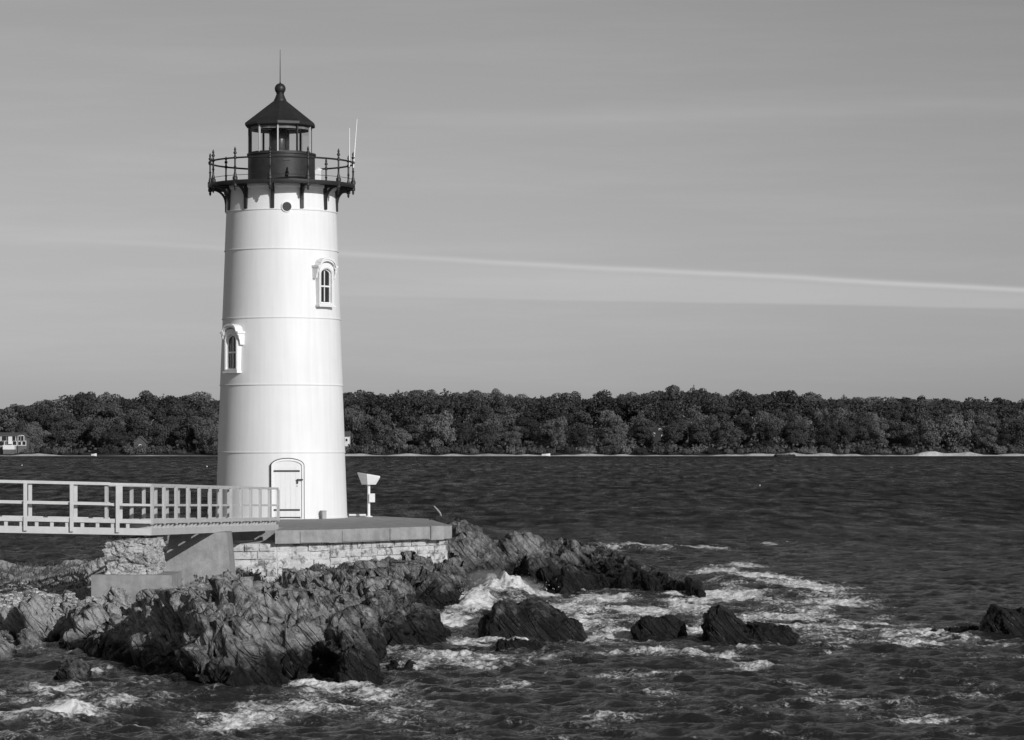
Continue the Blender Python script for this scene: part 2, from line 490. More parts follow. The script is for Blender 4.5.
def rock_disp(p, s=1.0, iso=False):
    """blocky, tilted displacement for a point cloud"""
    a = R(-42); ca, sa = math.cos(a), math.sin(a)
    q = np.stack([p[:,0]*ca - p[:,2]*sa, p[:,1], p[:,0]*sa + p[:,2]*ca], 1)
    q = q + .10*np.stack([gnoise(p*1.7, 71), gnoise(p*1.7, 72), gnoise(p*1.7, 73)], 1)
    d = facets(q*(np.array([1.25, .6, .7]) if iso else np.array([1.15, .34, .40]))/s, 5, .48, .52, .12)
    d += facets(q*(np.array([3.4, 1.5, 1.3]) if iso else np.array([4.0, .75, .75]))/s, 9, .20, .23, .11)
    d += facets(q*(np.array([8.5, 4, 3.6]) if iso else np.array([9.5, 2.0, 2.0]))/s, 13, .07, .10, .06)
    sw = q[:,0]*2.6/s + .8*gnoise(p*.8/s, 75); sw = sw - np.floor(sw)
    d += (sw-.5)*.10*np.clip(.5+gnoise(p*.5/s, 76)*1.5, 0, 1)
    d += .05*fbm(q*np.array([4.2, 2.1, 2.1])/s, 4, 31, .55)
    return d*s

def normals(V, nr, nc):
    G = V.reshape(nr, nc, 3)
    du = np.gradient(G, axis=1); dv = np.gradient(G, axis=0)
    n = np.cross(du, dv); n /= np.linalg.norm(n, axis=2, keepdims=True)+1e-9
    return n.reshape(-1, 3)

xs = np.concatenate([np.arange(-46, -14, .6), np.arange(-14, 7.4, .05)])
ys = np.concatenate([np.arange(54, 72, .055), np.arange(72, 100, .10), np.arange(100, 128, .22)])
XX, YY = np.meshgrid(xs, ys)
X = XX.ravel(); Y = YY.ravel()
Z, SD = land(X, Y)
V = np.stack([X, Y, Z], 1)
nn = normals(V, len(ys), len(xs))
d = rock_disp(V)
d *= 1-.35*np.clip((X+1.5)/1.0, 0, 1)
d *= np.clip((SD+.6)/.8, .25, 1)*(1-.5*np.clip((SD-1.5)/3, 0, 1))
flat = np.clip((-10.2-X)/1.5, 0, 1)                        # shingle and turf to the left
pk = np.clip((Y-70.5)/2, 0, 1)*flat
d *= (1-.75*pk)
V = V + nn*d[:,None]
ip = in_plat(V[:,0], V[:,1])
V[:,2] = np.where(ip, np.minimum(V[:,2], 1.45), V[:,2])
cap = 1.46 - .046*(np.minimum(V[:,1], 72)-64) + .012*np.clip(V[:,1]-72, 0, 20)                         # the ledge dips back towards the foot of the wall
kk = (V[:,1] > 61) & (V[:,1] < 86) & (V[:,0] < -1.9) & (V[:,2] > cap)
V[:,2] = np.where(kk, cap + .22*(V[:,2]-cap), V[:,2])
LV = V
ground = grid_mesh('rocky_ground', V, len(ys), len(xs), M['rock'])
tag(ground, kind='structure')

def ground_z(x, y):
    i = int(np.argmin(np.abs(ys-y))); j = int(np.argmin(np.abs(xs-x)))
    return float(LV.reshape(len(ys), len(xs), 3)[i, j, 2])

# ------------------------------------------------------------------ loose rocks, each its own thing
def rock(name, cx, cy, z0, L, W, H, seed, label, cat='rock', lean=0., shape=3.4, s=.6, group=None, lobes=None, n=110, rot=0):
    """superellipsoid block broken along tilted planes; lobes = lower humps joined to it"""
    th = np.linspace(0, math.pi, n//2+1); ph = np.linspace(0, 2*math.pi, n+1)
    T, PH = np.meshgrid(th, ph, indexing='ij')
    e = 2/shape
    sg = lambda a: np.sign(a)*np.abs(a)**e
    x = sg(np.sin(T))*sg(np.cos(PH)); y = sg(np.sin(T))*sg(np.sin(PH)); z = sg(np.cos(T))
    p = np.stack([x.ravel()*L/2, y.ravel()*W/2, z.ravel()*H], 1)
    if lobes is not None:
        top = np.interp(p[:,0]/(L/2), [a for a, b in lobes], [b for a, b in lobes])
        p[:,2] = np.where(p[:,2] > 0, p[:,2]*top, p[:,2])
    p[:,0] += lean*np.clip(p[:,2], 0, None)
    nrm = p/np.array([L/2, W/2, H])**2; nrm /= np.linalg.norm(nrm, axis=1, keepdims=True)+1e-9
    off = np.array([seed*13.7, seed*5.1, seed*2.3])
    sc = s
    dd = rock_disp(p/sc + off, 1.0, True)*sc*.52
    dd = dd.reshape(T.shape); dd[:, -1] = dd[:, 0]; dd[0, :] = dd[0].mean(); dd[-1, :] = dd[-1].mean(); dd = dd.ravel()
    p = p + nrm*dd[:,None]
    if rot:
        c_, s_ = math.cos(rot), math.sin(rot)
        p = np.stack([p[:,0]*c_-p[:,1]*s_, p[:,0]*s_+p[:,1]*c_, p[:,2]], 1)
    o = grid_mesh(name, p, T.shape[0], T.shape[1], M['rock'])
    o.location = (cx, cy, z0)
    ROCKS.append((cx, cy, L, W))
    return tag(o, label, cat, group)
ROCKS = []

def rock_px(name, x0, x1, ybase, ytop, label, seed, W=1.6, **kw):
    D = WD(ybase) + W*.45
    H = (CAMZ - (ytop-HOR)/F*D)
    return rock(name, ((x0+x1)/2-512)/F*D, D, -.05, (x1-x0)/F*D, W, H+.03, seed, label, **kw)

rock_px('sea_rock', 481, 584, 641, 603, 'large wedge of dark rock alone in the foaming channel right of the ledge', 1, W=2.2, lobes=[(-1,.8),(-.6,1),(.25,.97),(.6,.8),(1,.55)], lean=-.05, s=.55)
rock_px('sea_rock', 494, 548, 652, 640, 'low wet rock awash just in front of the large wedge rock', 2, W=1.2, s=.35)
rock_px('sea_rock', 632, 685, 640, 614, 'low rounded rock awash between the wedge rock and the split rock', 3, W=1.3, s=.4)
rock_px('sea_rock', 705, 752, 643, 604, 'upright block of the split rock standing in foam right of the channel', 4, W=1.5, s=.5, lobes=[(-1,1),(-.4,1),(.3,.8),(1,.5)])
rock_px('sea_rock', 742, 801, 643, 622, 'low dark tail of rock against the right side of the upright block', 5, W=1.4, s=.4, lobes=[(-1,1),(0,.9),(.5,.7),(1,.5)])
rock_px('sea_rock', 980, 1062, 637, 607, 'dark block of rock at the right edge of the picture with foam at its foot', 6, W=1.8, s=.5, lobes=[(-1,.9),(-.5,1),(0,.85),(.4,1),(1,.8)])
rock_px('sea_rock', 930, 984, 633, 628, 'thin black rock just breaking the surface left of the rightmost block', 7, W=.9, s=.25)
rock_px('sea_rock', 384, 420, 672, 660, 'small pair of black rocks in the water off the front of the ledge', 8, W=.7, s=.28, lobes=[(-1,.7),(-.3,.8),(0,.4),(.4,1),(1,.7)])
rock_px('sea_rock', 57, 91, 682, 660, 'wet glistening boulder in the water below the left end of the ledge', 9, W=.8, s=.3)
rock_px('boulder', -25, 17, 663, 633, 'smooth grey boulder at the left edge of the picture by the water', 10, W=1.2, s=.3, shape=2.1, cat='boulder')
rock_px('boulder', 18, 42, 650, 628, 'small blocky stone at the waterline beside the smooth grey boulder', 11, W=.8, s=.3, cat='boulder')
rock_px('sea_rock', 336, 380, 682, 645, 'square black rock with spray round it under the front of the ledge', 12, W=1.1, s=.4, shape=3.2)

for k, (x, y, D, L, H, lab) in enumerate([
        (60, 588, 70.5, .95, .34, 'pale boulder on the shingle left of the stone pier'),
        (85, 590, 69.5, .7, .3, 'rounded pale stone between the shingle and the stone pier plinth'),
        (118, 583, 70.5, .55, .33, 'bright whitish stone lying against the front of the pier plinth'),
        (40, 600, 68.5, 1.0, .3, 'flat pale slab at the left end of the ledge above the water'),
        (98, 556, 84, .9, .8, 'dark rock in the shade under the footbridge left of the stone pier'),
        (150, 592, 69, .8, .3, 'grey angular stone in front of the right end of the plinth'),
        (492, 548, 93, 1.3, .55, 'big tilted pale slab just beyond the right corner of the platform'),
        (520, 550, 97, 1.5, .6, 'dark smooth hump of rock right of the tilted pale slab'),
        (440, 572, 84, .8, .5, 'dark boulder lodged below the right end of the stone wall')]):
    p = P(x, y, D)
    gz = ground_z(p.x, D)
    rock('boulder', p.x, D, gz-.05, L, L*.8, H, 30+k, lab, cat='boulder', s=.4, n=80, shape=2.5)

# ------------------------------------------------------------------ sea
cols_in = np.concatenate([np.linspace(-.30, -.185, 110)[:-1], np.linspace(-.185, .185, 840), np.linspace(.185, .30, 110)[1:]])
cols = np.concatenate([-np.geomspace(3.0, .31, 16), cols_in, np.geomspace(.31, 3.0, 16)])
rows = np.concatenate([np.linspace(4, 43, 12), np.geomspace(43.5, 150, 760), np.geomspace(150.5, 1135, 760), [1175, 1300, 1600, 2500, 5000, 9000]])
TT, DD = np.meshgrid(cols, rows)
X = (TT*DD).ravel(); Y = DD.ravel()
step = np.where(Y < 150, np.maximum(Y*.0017, .09), Y*.0028)
dx = np.zeros_like(X); dy = np.zeros_like(X); dz = np.zeros_like(X)
p2 = np.stack([X, Y, np.zeros_like(X)], 1)
gust = .8 + .5*np.clip(gnoise(p2*np.array([.012, .006, 1]), 90)+.2*gnoise(p2*.05, 91), -.6, .8)
for k in range(72):
    lam = float(np.exp(rng.uniform(math.log(.45), math.log(6.0))))
    a = R(-100) + rng.normal()*.65
    kx, ky = math.cos(a), math.sin(a)
    K = 2*math.pi/lam
    A = .0105*lam**.6*(1 if lam < 1.8 else .42)
    att = np.clip((lam/step-2.2)/2.5, 0, 1)*gust
    ph = K*(kx*X+ky*Y) + rng.uniform(0, 6.28)
    dz += att*A*np.sin(ph)
    dx += att*A*.8*kx*np.cos(ph); dy += att*A*.8*ky*np.cos(ph)
chop = np.zeros_like(X); cm_ = (Y < 800) & (np.abs(TT.ravel()) < .31)
pc = p2[cm_] + .35*np.stack([gnoise(p2[cm_]*.9, 14), gnoise(p2[cm_]*.9, 15), np.zeros(cm_.sum())], 1)
chop[cm_] = (fbm(pc*np.array([.55, .75, 1]), 1, 81, .5, True)*.5 + fbm(pc*np.array([1.3, 1.7, 1])+9, 3, 84, .55, True)*.42)*np.clip((800-Y[cm_])/400, 0, 1)*(1+np.clip((Y[cm_]-120)/250, 0, 2.0))
dz += .062*chop*gust
for k in range(26):                               # longer swell that only reads far out
    lam = float(np.exp(rng.uniform(math.log(9), math.log(60)))); a = R(-100) + rng.normal()*.5
    K = 2*math.pi/lam; att = np.clip((lam/step-2.2)/2.5, 0, 1)*np.clip((Y-130)/200, 0, 1)
    dz += att*.0016*lam**.9*np.clip((1100-Y)/300, 0, 1)*np.sin(K*(math.cos(a)*X+math.sin(a)*Y)+rng.uniform(0, 6.28))
wave = dz.copy()

FO = [(512,692,620,60,-.28),(590,628,120,26,.34),(500,662,120,12,.12),(770,622,140,36,.17),(900,640,110,14,.18),(340,706,120,24,.20),(70,705,110,30,.28),(930,715,110,24,-.05),(560,580,120,30,.2),
  # foam patches: x, y (photo), half width, half height, strength
    (495,590,34,10,.95),(470,606,26,9,.85),(535,597,40,6,.55),(450,622,26,9,.8),(475,640,38,10,.6),(440,655,45,7,.65),
    (560,610,60,10,.45),(600,600,46,7,.6),(640,612,45,9,.6),(690,606,40,8,.62),(600,640,60,12,.2),(660,585,40,6,.0),
    (725,575,34,8,.85),(765,582,46,9,.75),(810,590,45,8,.5),(730,597,60,8,.75),(745,566,20,4,.5),(840,603,50,7,.45),(780,618,60,10,.55),
    (850,625,70,9,.42),(930,634,60,6,.52),(760,640,60,7,.1),(700,655,70,7,.12),(990,645,50,4,.4),
    (650,548,55,4,.8),(705,550,30,3,.7),(610,550,14,4,.6),(770,545,16,2,.5),
    (330,684,55,7,.72),(300,703,90,10,.12),(370,710,80,14,.10),(240,720,80,14,.28),
    (110,703,40,8,.85),(50,716,60,9,.7),(60,690,70,6,.34),(20,738,60,6,.45),(130,728,45,6,.45),
    (930,720,90,14,-.1),(980,700,60,8,.16),(820,690,60,6,.2),(520,690,90,10,.04),(640,675,70,6,.06),(90,672,30,5,.45),(400,668,40,5,.6)]
foam = np.full(X.shape, -.32)
for x, y, rx, ry, a in FO:
    D0 = WD(y); cx = (x-512)/F*D0
    sx_ = rx*D0/F; sy_ = max(ry*D0*D0/(CAMZ*F), .4)
    g = np.exp(-(((X-cx)/sx_)**2 + ((Y-D0)/sy_)**2)*.9)
    foam = np.maximum(foam, -.32 + (a+.62)*g) + .14*g*a
near = Y < 150
sdl = np.full(X.shape, -50.0); sdl[near] = poly_sd(X[near], Y[near])
ring = np.exp(-np.clip(-sdl, 0, 99)/1.1)
foam = np.maximum(foam, -.32 + .70*ring*np.where(X > -4.5, 1, .72))
for cx, cy, L, W in ROCKS[:12]:
    q = np.sqrt(((X-cx)/(L/2+.15))**2 + ((Y-cy)/(W/2+.15))**2)
    foam = np.maximum(foam, -.32 + .72*np.exp(-np.clip(q-1, 0, 9)*2.2))
pn = p2[near]
big = np.zeros_like(X); big[near] = fbm(pn*np.array([.55, .33, 1])+gnoise(pn*.4, 44)[:,None]*.8, 5, 41, .55)
foam = foam + np.where(foam > -.25, .72*big, .30*big)
foam += np.clip(wave*1.0, -.15, .18)*np.clip((150-Y)/60, 0, 1)
# far whitecaps
fw = gnoise(p2*np.array([.5, .16, 1]), 77)
foam = np.where((~near) & (fw > .62) & (wave > .05), .45, foam)
# breaking wave against the ledge, chop in the foam, a crest lower left
def hump(x, y, rx, ry, h):
    D0 = WD(y); cx = (x-512)/F*D0
    return h*np.exp(-(((X-cx)/(rx*D0/F))**2 + ((Y-D0)/max(ry*D0*D0/(CAMZ*F), .5))**2))
tb = np.zeros_like(X); tb[near] = fbm(pn*np.array([2.2, 1.6, 1]), 4, 55, .6)
fo_c = np.clip(foam+.2, 0, 1)
crash = hump(490,599,22,5,.56) + hump(518,598,18,4,.42) + hump(470,607,14,4,.26)
tf = np.zeros_like(X); tf[near] = fbm(pn*np.array([4.5, 3.0, 1]), 3, 57, .6)
dz += fo_c*.05*tf + crash*(1+.28*tb) + fo_c*.07*tb + hump(100,712,60,5,.22) + hump(40,724,50,6,.16) + hump(725,582,30,5,.28) + hump(650,552,60,2,.25) + hump(780,588,40,5,.2)
foam = np.maximum(foam, np.clip(crash*2.6, 0, 1.1)-.1+.35*tb)
V = np.stack([X+dx, Y+dy, dz], 1)
V[:len(cols)*12, 2] = dz[:len(cols)*12]*0
sea = grid_mesh('water', V, len(rows), len(cols), M['water'])
fa = sea.data.attributes.new('foam', 'FLOAT', 'POINT'); fa.data.foreach_set('value', foam.astype(np.float32))
tag(sea, kind='structure')

# spray thrown up where the swell breaks: droplets beyond counting
mb = MB()
def droplets(x, y, rx, rz, n, D=None, lift=.1):
    D = D or WD(y)
    for _ in range(n):
        gx = random.gauss(0, 1); gz = abs(random.gauss(0, 1))
        c = Vector(((x-512)/F*D + gx*rx, D + random.gauss(0, .35), lift + gz*rz))
        r_ = random.uniform(.004, .013)*(1 if gz < 1.2 else .7)
        vs = [c+Vector((r_,0,0)), c-Vector((r_,0,0)), c+Vector((0,r_,0)), c-Vector((0,r_,0)), c+Vector((0,0,r_*1.3)), c-Vector((0,0,r_*1.3))]
        mb.add(vs, [(0,2,4),(2,1,4),(1,3,4),(3,0,4),(2,0,5),(1,2,5),(3,1,5),(0,3,5)])
droplets(485, 598, .42, .26, 260, lift=.3); droplets(522, 598, .5, .2, 120, lift=.25); droplets(468, 606, .25, .25, 350, lift=.2)
droplets(735, 580, .6, .14, 80); droplets(640, 553, 1.6, .16, 80)

tag(mb.build('sea_spray', M['foam']), kind='stuff')
t = NT('drifting_spray')
vo = t.n('ShaderNodeVolumePrincipled'); vo.inputs['Color'].default_value = (.95, .95, .95, 1); vo.inputs['Anisotropy'].default_value = .2
gr = t.n('ShaderNodeTexGradient', gradient_type='QUADRATIC_SPHERE'); t.l(t.coord(), gr.inputs[0])
no = t.noise(2.2, 5, .65, t.mapped((1, 1, 1.4)), .6)
den = t.math('MULTIPLY', t.math('MULTIPLY', t.math('SUBTRACT', no, .40, clamp=True), gr.outputs['Fac']), 95)
t.l(den, vo.inputs['Density']); t.t.links.remove(t.out.inputs['Surface'].links[0]); t.l(vo.outputs[0], t.out.inputs['Volume'])
M['mist'] = t.m
def mist(x, y, z, rx, ry, rz):
    D = WD(y); me = bpy.data.meshes.new('sea_spray')
    m_ = MB(); m_.lathe((0, 0, 0), [(math.sin(a), -math.cos(a)) for a in np.linspace(0.01, math.pi-.01, 12)], 20)
    me.from_pydata(m_.v, [], m_.f); me.materials.append(M['mist'])
    o = bpy.data.objects.new('sea_spray', me); COL.objects.link(o); o.location = ((x-512)/F*D, D, z); o.scale = (rx, ry, rz); tag(o, kind='stuff')
mist(488, 599, .40, 1.0, .8, .6); mist(516, 598, .3, 1.0, .8, .42)


# ------------------------------------------------------------------ platform
PZ = 2.15; SB = 1.77
plat = empty('lighthouse_platform', (-6, 94, 1.4), 'low concrete-topped platform on a whitewashed stone wall under the lighthouse', 'platform')
zv, xv, yv = Vector((0,0,1)), Vector((1,0,0)), Vector((0,1,0))
O0 = Vector((0,0,0))
MB().prism(O0, xv, yv, zv, PLAT, SB, PZ).build('slab', M['concrete'], plat)
# joints in the face of the slab (thin darker lips, proud of the face) and coping pieces
def inset(poly, d):
    c = Vector((sum(p[0] for p in poly)/len(poly), sum(p[1] for p in poly)/len(poly)))
    out = []
    for p in poly:
        v = Vector(p)-c; out.append(tuple(c + v*(1-d/v.length)))
    return out
wall = MB()
core = inset(WALL, .30)
wall.prism(O0, xv, yv, zv, core, .0, SB)
# laid stones along the three faces in view
def stones(mb, a, b, z0, z1, seed, ch=(.19,.26), cl=(.3,1.1), nrm=None, jut=.065):
    r_ = random.Random(seed)
    a = Vector((a[0], a[1], 0)); b = Vector((b[0], b[1], 0)); d = (b-a); L = d.length; d.normalize()
    n = Vector((d.y, -d.x, 0))
    z = z1
    while z > z0:
        h = r_.uniform(*ch); s_ = -r_.uniform(0, .4)
        while s_ < L:
            l = r_.uniform(*cl); j = r_.uniform(.0, jut)
            s0 = max(s_, 0); s1 = min(s_+l, L)
            if s1-s0 > .06:
                g = .010
                m_ = 4; k_ = 3
                # front pillowed face
                vs = []; fs = []
                for iz in range(k_):
                    for ix in range(m_):
                        u_ = ix/(m_-1); w_ = iz/(k_-1)
                        ed = (ix in (0, m_-1)) or (iz in (0, k_-1))
                        c_ = j + (0 if ed else r_.uniform(.008, .03)) + r_.uniform(-.008, .008)
                        x_ = s0+g+(s1-s0-2*g)*u_ + (r_.uniform(-.012, .012)); zz = z-h+g+(h-2*g)*w_ + r_.uniform(-.012, .012)
                        vs.append(a + d*x_ + n*c_ + zv*zz)
                for iz in range(k_-1):
                    for ix in range(m_-1):
                        i0 = iz*m_+ix; fs.append((i0, i0+1, i0+m_+1, i0+m_))
                rim = [ix for ix in range(m_)] + [iz*m_+m_-1 for iz in range(1, k_)] + [(k_-1)*m_+ix for ix in range(m_-2, -1, -1)] + [iz*m_ for iz in range(k_-2, 0, -1)]
                base_i = len(vs)
                for i0 in rim: vs.append(vs[i0] - n*(j+.12))
                q = len(rim)
                for k2 in range(q):
                    k3 = (k2+1) % q
                    fs.append((rim[k3], rim[k2], base_i+k2, base_i+k3))
                mb.add(vs, fs)
            s_ += l
        z -= h
for i in (0, 1, 2, 3, 4): stones(wall, core[i], core[i+1], .5, SB-.004, 40+i)
wall.build('stone_wall', M['wash'], plat)
# coping blocks at the right end of the slab face
cop = MB()
def along(a, b, t0, t1, z0, z1, out=.02):
    a = Vector((a[0], a[1], 0)); b = Vector((b[0], b[1], 0)); d = (b-a); n = Vector((d.y, -d.x, 0)).normalized()
    p0 = a + d*t0; p1 = a + d*t1
    dd = (p1-p0); L = dd.length; dd.normalize()
    cop.frame_box(p0, dd, n, zv, 0, L, -.25, out, z0, z1)
along(PLAT[2], PLAT[3], .45, .98, SB+.02, PZ-.06, .03)
along(PLAT[3], PLAT[4], .10, .50, SB+.03, PZ-.05, .025)
along(PLAT[3], PLAT[4], .51, .86, SB+.02, PZ-.03, .035)
along(PLAT[3], PLAT[4], .87, .985, SB-.02, PZ+.012, .05)
cop.build('coping_block', M['concrete'], plat)

# ------------------------------------------------------------------ lighthouse
TC = Vector((-7.683, 100.0, 0))
TAP = .0346
def tr_(z): return 2.19 - TAP*(z-PZ)
LH = empty('lighthouse', (TC.x, TC.y, PZ), 'white conical lighthouse tower with black gallery and lantern on the stone platform', 'lighthouse')
prof = [(tr_(PZ)+.015, PZ), (tr_(PZ)+.015, PZ+.05), (tr_(PZ+.05), PZ+.055)]
for zb in (4.34, 6.56, 8.76, 11.02, 12.31):
    r_ = tr_(zb)
    prof += [(r_-.004, zb-.06), (r_-.004, zb-.034), (r_+.020, zb-.03), (r_+.022, zb-.003), (r_+.004, zb+.008)]
prof += [(tr_(13.0)-.01, 13.0), (tr_(13.0)+.05, 13.06), (tr_(13.0)+.05, 13.139)]
body = MB().lathe(TC, prof, 128).build('tower', M['tower'], LH, smooth=True)

def LF(ang, z, r_=None, tilt=0.):
    a = R(ang+4.4); n = Vector((math.sin(a), -math.cos(a), 0))
    r_ = tr_(z) if r_ is None else r_
    o = TC + n*r_ + zv*z
    v = (zv - n*tilt).normalized(); u = Vector((math.cos(a), math.sin(a), 0))
    return o, u, v, n

def arch(w, b0, bs, rise, n=14):
    """outline: flat bottom at b0, springing at bs, arched top"""
    pts = [(-w/2, b0), (w/2, b0)]
    for k in range(n+1):
        t_ = math.pi*k/n
        pts.append((w/2*math.cos(t_), bs + rise*math.sin(t_)))
    return pts

# door
o, u, v, n = LF(5.2, PZ, None, TAP)
door = MB().prism(o, u, v, n, arch(.92, .03, 1.74, .17), -.3, .012)
dob = door.build('door', M['door'], LH)
bd = MB()
for k in range(5):
    a0 = -.405 + k*.165
    bd.frame_box(o, u, v, n, a0, a0+.15, .06, 1.72, .012, .020)
bd.build('boards', M['door'], dob)
fr_ = MB().ring_prism(o, u, v, n, arch(1.06, 0.0, 1.75, .22), arch(.93, .02, 1.74, .17), -.3, .05)
fr_.build('door_frame', M['trim'], dob)
shade_ring = MB().ring_prism(o, u, v, n, arch(1.11, -.0, 1.755, .245), arch(1.062, .0, 1.75, .221), -.3, .012); shade_ring.build('door_outline_shade', M['iron'], dob)  # black outline painted in as the shadow line round the frame
for b in (.30, 1.57):
    MB().frame_box(o, u, v, n, -.45, .40, b-.028, b+.028, .022, .034).build('strap_hinge', M['iron'], dob)
MB().frame_box(o, u, v, n, -.44, .42, .035, .075, .022, .032).build('door_gap_shade', M['iron'], dob)  # dark strip stands in for the shaded gap under the door
hd = MB().frame_box(o, u, v, n, .30, .345, 1.16, 1.30, .022, .07).frame_box(o, u, v, n, .30, .50, 1.27, 1.31, .071, .10)
hd.build('handle', M['iron'], dob)
MB().frame_box(o, u, v, n, .30, .33, 1.06, 1.10, .022, .04).build('keyhole_plate', M['greypaint'], dob)

# windows
def window(ang, z, sash_split):
    o, u, v, n = LF(ang, z, tr_(z+.8)+.065)
    w = MB().ring_prism(o, u, v, n, arch(.68, .03, 1.17, .24), arch(.51, .09, 1.04, .18), -.30, .085).build('window', M['trim'], LH)
    MB().ring_prism(o, u, v, n, arch(.63, .06, 1.06, .23), arch(.57, .08, 1.04, .20), .086, .10).build('moulding', M['trim'], w)
    MB().prism(o, u, v, n, arch(.51, .09, 1.04, .18), -.30, -.028).build('glass', M['sash_glass'], w)
    s_ = MB().ring_prism(o, u, v, n, arch(.508, .092, 1.04, .178), arch(.45, .12, 1.02, .155), -.0275, .005)
    s_.frame_box(o, u, v, n, -.21, .21, .615, .665, -.027, .010)
    s_.frame_box(o, u, v, n, -.017, .017, .14, .615, -.0265, -.005).frame_box(o, u, v, n, -.017, .017, .665, 1.14, -.0265, -.005)
    s_.build('sash', M['trim'], w)
    MB().frame_box(o, u, v, n, -.38, .38, -.04, .025, -.3, .13).build('sill', M['trim'], w)
    # arched hood with flat ears
    top = [(-.47, 1.32), (-.38, 1.32)] + [(.345*math.cos(math.pi*(1-k/12)), 1.38+.20*math.sin(math.pi*k/12)) for k in range(13)] + [(.38, 1.32), (.47, 1.32)]
    N = len(top)
    low = [(a, b-.065) for a, b in top]
    hood = MB()
    for i in range(N-1):
        q = [low[i], low[i+1], top[i+1], top[i]]
        hood.prism(o, u, v, n, q, -.35, .17)
    for i in range(N-1):
        q = [(low[i][0]*.93, low[i][1]-.055), (low[i+1][0]*.93, low[i+1][1]-.055), (low[i+1][0]*.93, low[i+1][1]-.002), (low[i][0]*.93, low[i][1]-.002)]
        hood.prism(o, u, v, n, q, -.35, .145)
    hood.build('hood', M['trim'], w)
    fill = MB().prism(o, u, v, n, [(-.40, 1.05), (.40, 1.05), (.40, 1.25)] + [(.36*math.cos(math.pi*k/10), 1.26+.20*math.sin(math.pi*k/10)) for k in range(11)] + [(-.40, 1.25)], -.3, -.10)
    fill.build('hood_panel', M['trim'], w)
    for s2 in (-1, 1):
        b_ = MB()
        pr = [(0, 1.20), (0, .88), (.05, .90), (.07, 1.02), (.11, 1.10), (.12, 1.20)]
        b_.prism(o + u*(s2*.425) - u*.03, n, v, u, pr, 0, .06)
        # tie back into the tower
        b_.frame_box(o + u*(s2*.425), u, v, n, -.028, .028, .885, 1.195, -.3, .0)
        b_.build('hood_bracket', M['trim'], w)
    return w
tag(window(45.5, 9.15, 0), 'tall arched sash window with white hood on the right side of the tower')
tag(window(-50.8, 6.97, 0), 'tall arched sash window with white hood on the shaded left side of the tower')

# porthole
o, u, v, n = LF(5.3, 12.37)
circ = lambda r_: [(r_*math.cos(2*math.pi*k/24), r_*math.sin(2*math.pi*k/24)) for k in range(24)]
ph_ = MB().prism(o, u, v, n, circ(.15), -.1, .03).build('porthole', M['iron_dull'], LH)
MB().ring_prism(o, u, v, n, circ(.175), circ(.151), -.1, .042).build('rim', M['trim'], ph_)

# gallery
GR = 2.45; GZ = 13.23
MB().lathe(TC, [(1.75, GZ-.088), (GR-.06, GZ-.088), (GR-.06, GZ-.13), (GR-.02, GZ-.13), (GR, GZ-.07), (GR, GZ), (1.0, GZ+.003)], 96).build('gallery_deck', M['iron'], LH, smooth=True)
for k in range(12):
    ang = -4.6 + 30*k
    a = R(ang); n = Vector((math.sin(a), -math.cos(a), 0)); u = Vector((math.cos(a), math.sin(a), 0))
    # bracket: upright on the tower and quarter curve out to the deck edge
    br = MB()
    rb = tr_(12.75)
    br.frame_box(TC.copy(), n, u, zv, rb-.05, rb+.075, -.055, .055, 12.33, 13.14)
    pts = []
    x0, z0 = rb+.05, 12.62; x1, z1 = GR-.10, 13.09
    outer = [(x0 + (x1-x0)*(1-math.cos(t_)), z0 + (z1-z0)*math.sin(t_)) for t_ in [math.pi/2*k2/8 for k2 in range(9)]]
    for i in range(8):
        p0 = TC + n*outer[i][0] + zv*outer[i][1]; p1 = TC + n*outer[i+1][0] + zv*outer[i+1][1]
        br.bar(p0, p1, .06, .075, up=zv if abs((p1-p0).normalized().z) < .9 else n)
    br.frame_box(TC.copy(), n, u, zv, rb, GR-.05, -.035, .035, 13.045, 13.139)
    br.build('bracket', M['iron'], LH)
    # railing post with finial above and pendant below
    c0 = TC + n*(GR-.045)
    pp = [(0,-.36),(.022,-.33),(.045,-.27),(.03,-.23),(.07,-.20),(.075,-.13),(.05,-.10),(.055,.0),(.085,.01),(.085,.10),(.055,.13),(.05,.20),(.034,.25),(.03,.40),(.048,.43),(.03,.46),
          (.03,.68),(.055,.70),(.055,.75),(.032,.78),(.028,.84),(.055,.87),(.055,.91),(.022,.94),(.04,.985),(.03,1.03),(.0,1.10)]
    MB().lathe(c0 + zv*GZ, pp, 10).build('railing_post', M['iron'], LH, smooth=True)
rail = MB(); NS = 96
rail.tube([TC + Vector(((GR-.045)*math.sin(2*math.pi*k/NS), -(GR-.045)*math.cos(2*math.pi*k/NS), GZ+.725)) for k in range(NS+1)], .030, 8, False)
rail.build('gallery_rail', M['iron'], LH, smooth=True)
wr = MB().tube([TC + Vector(((GR-.045)*math.sin(2*math.pi*k/NS), -(GR-.045)*math.cos(2*math.pi*k/NS), GZ+.16)) for k in range(NS+1)], .009, 6, False)
wr.build('gallery_wire', M['iron'], LH)

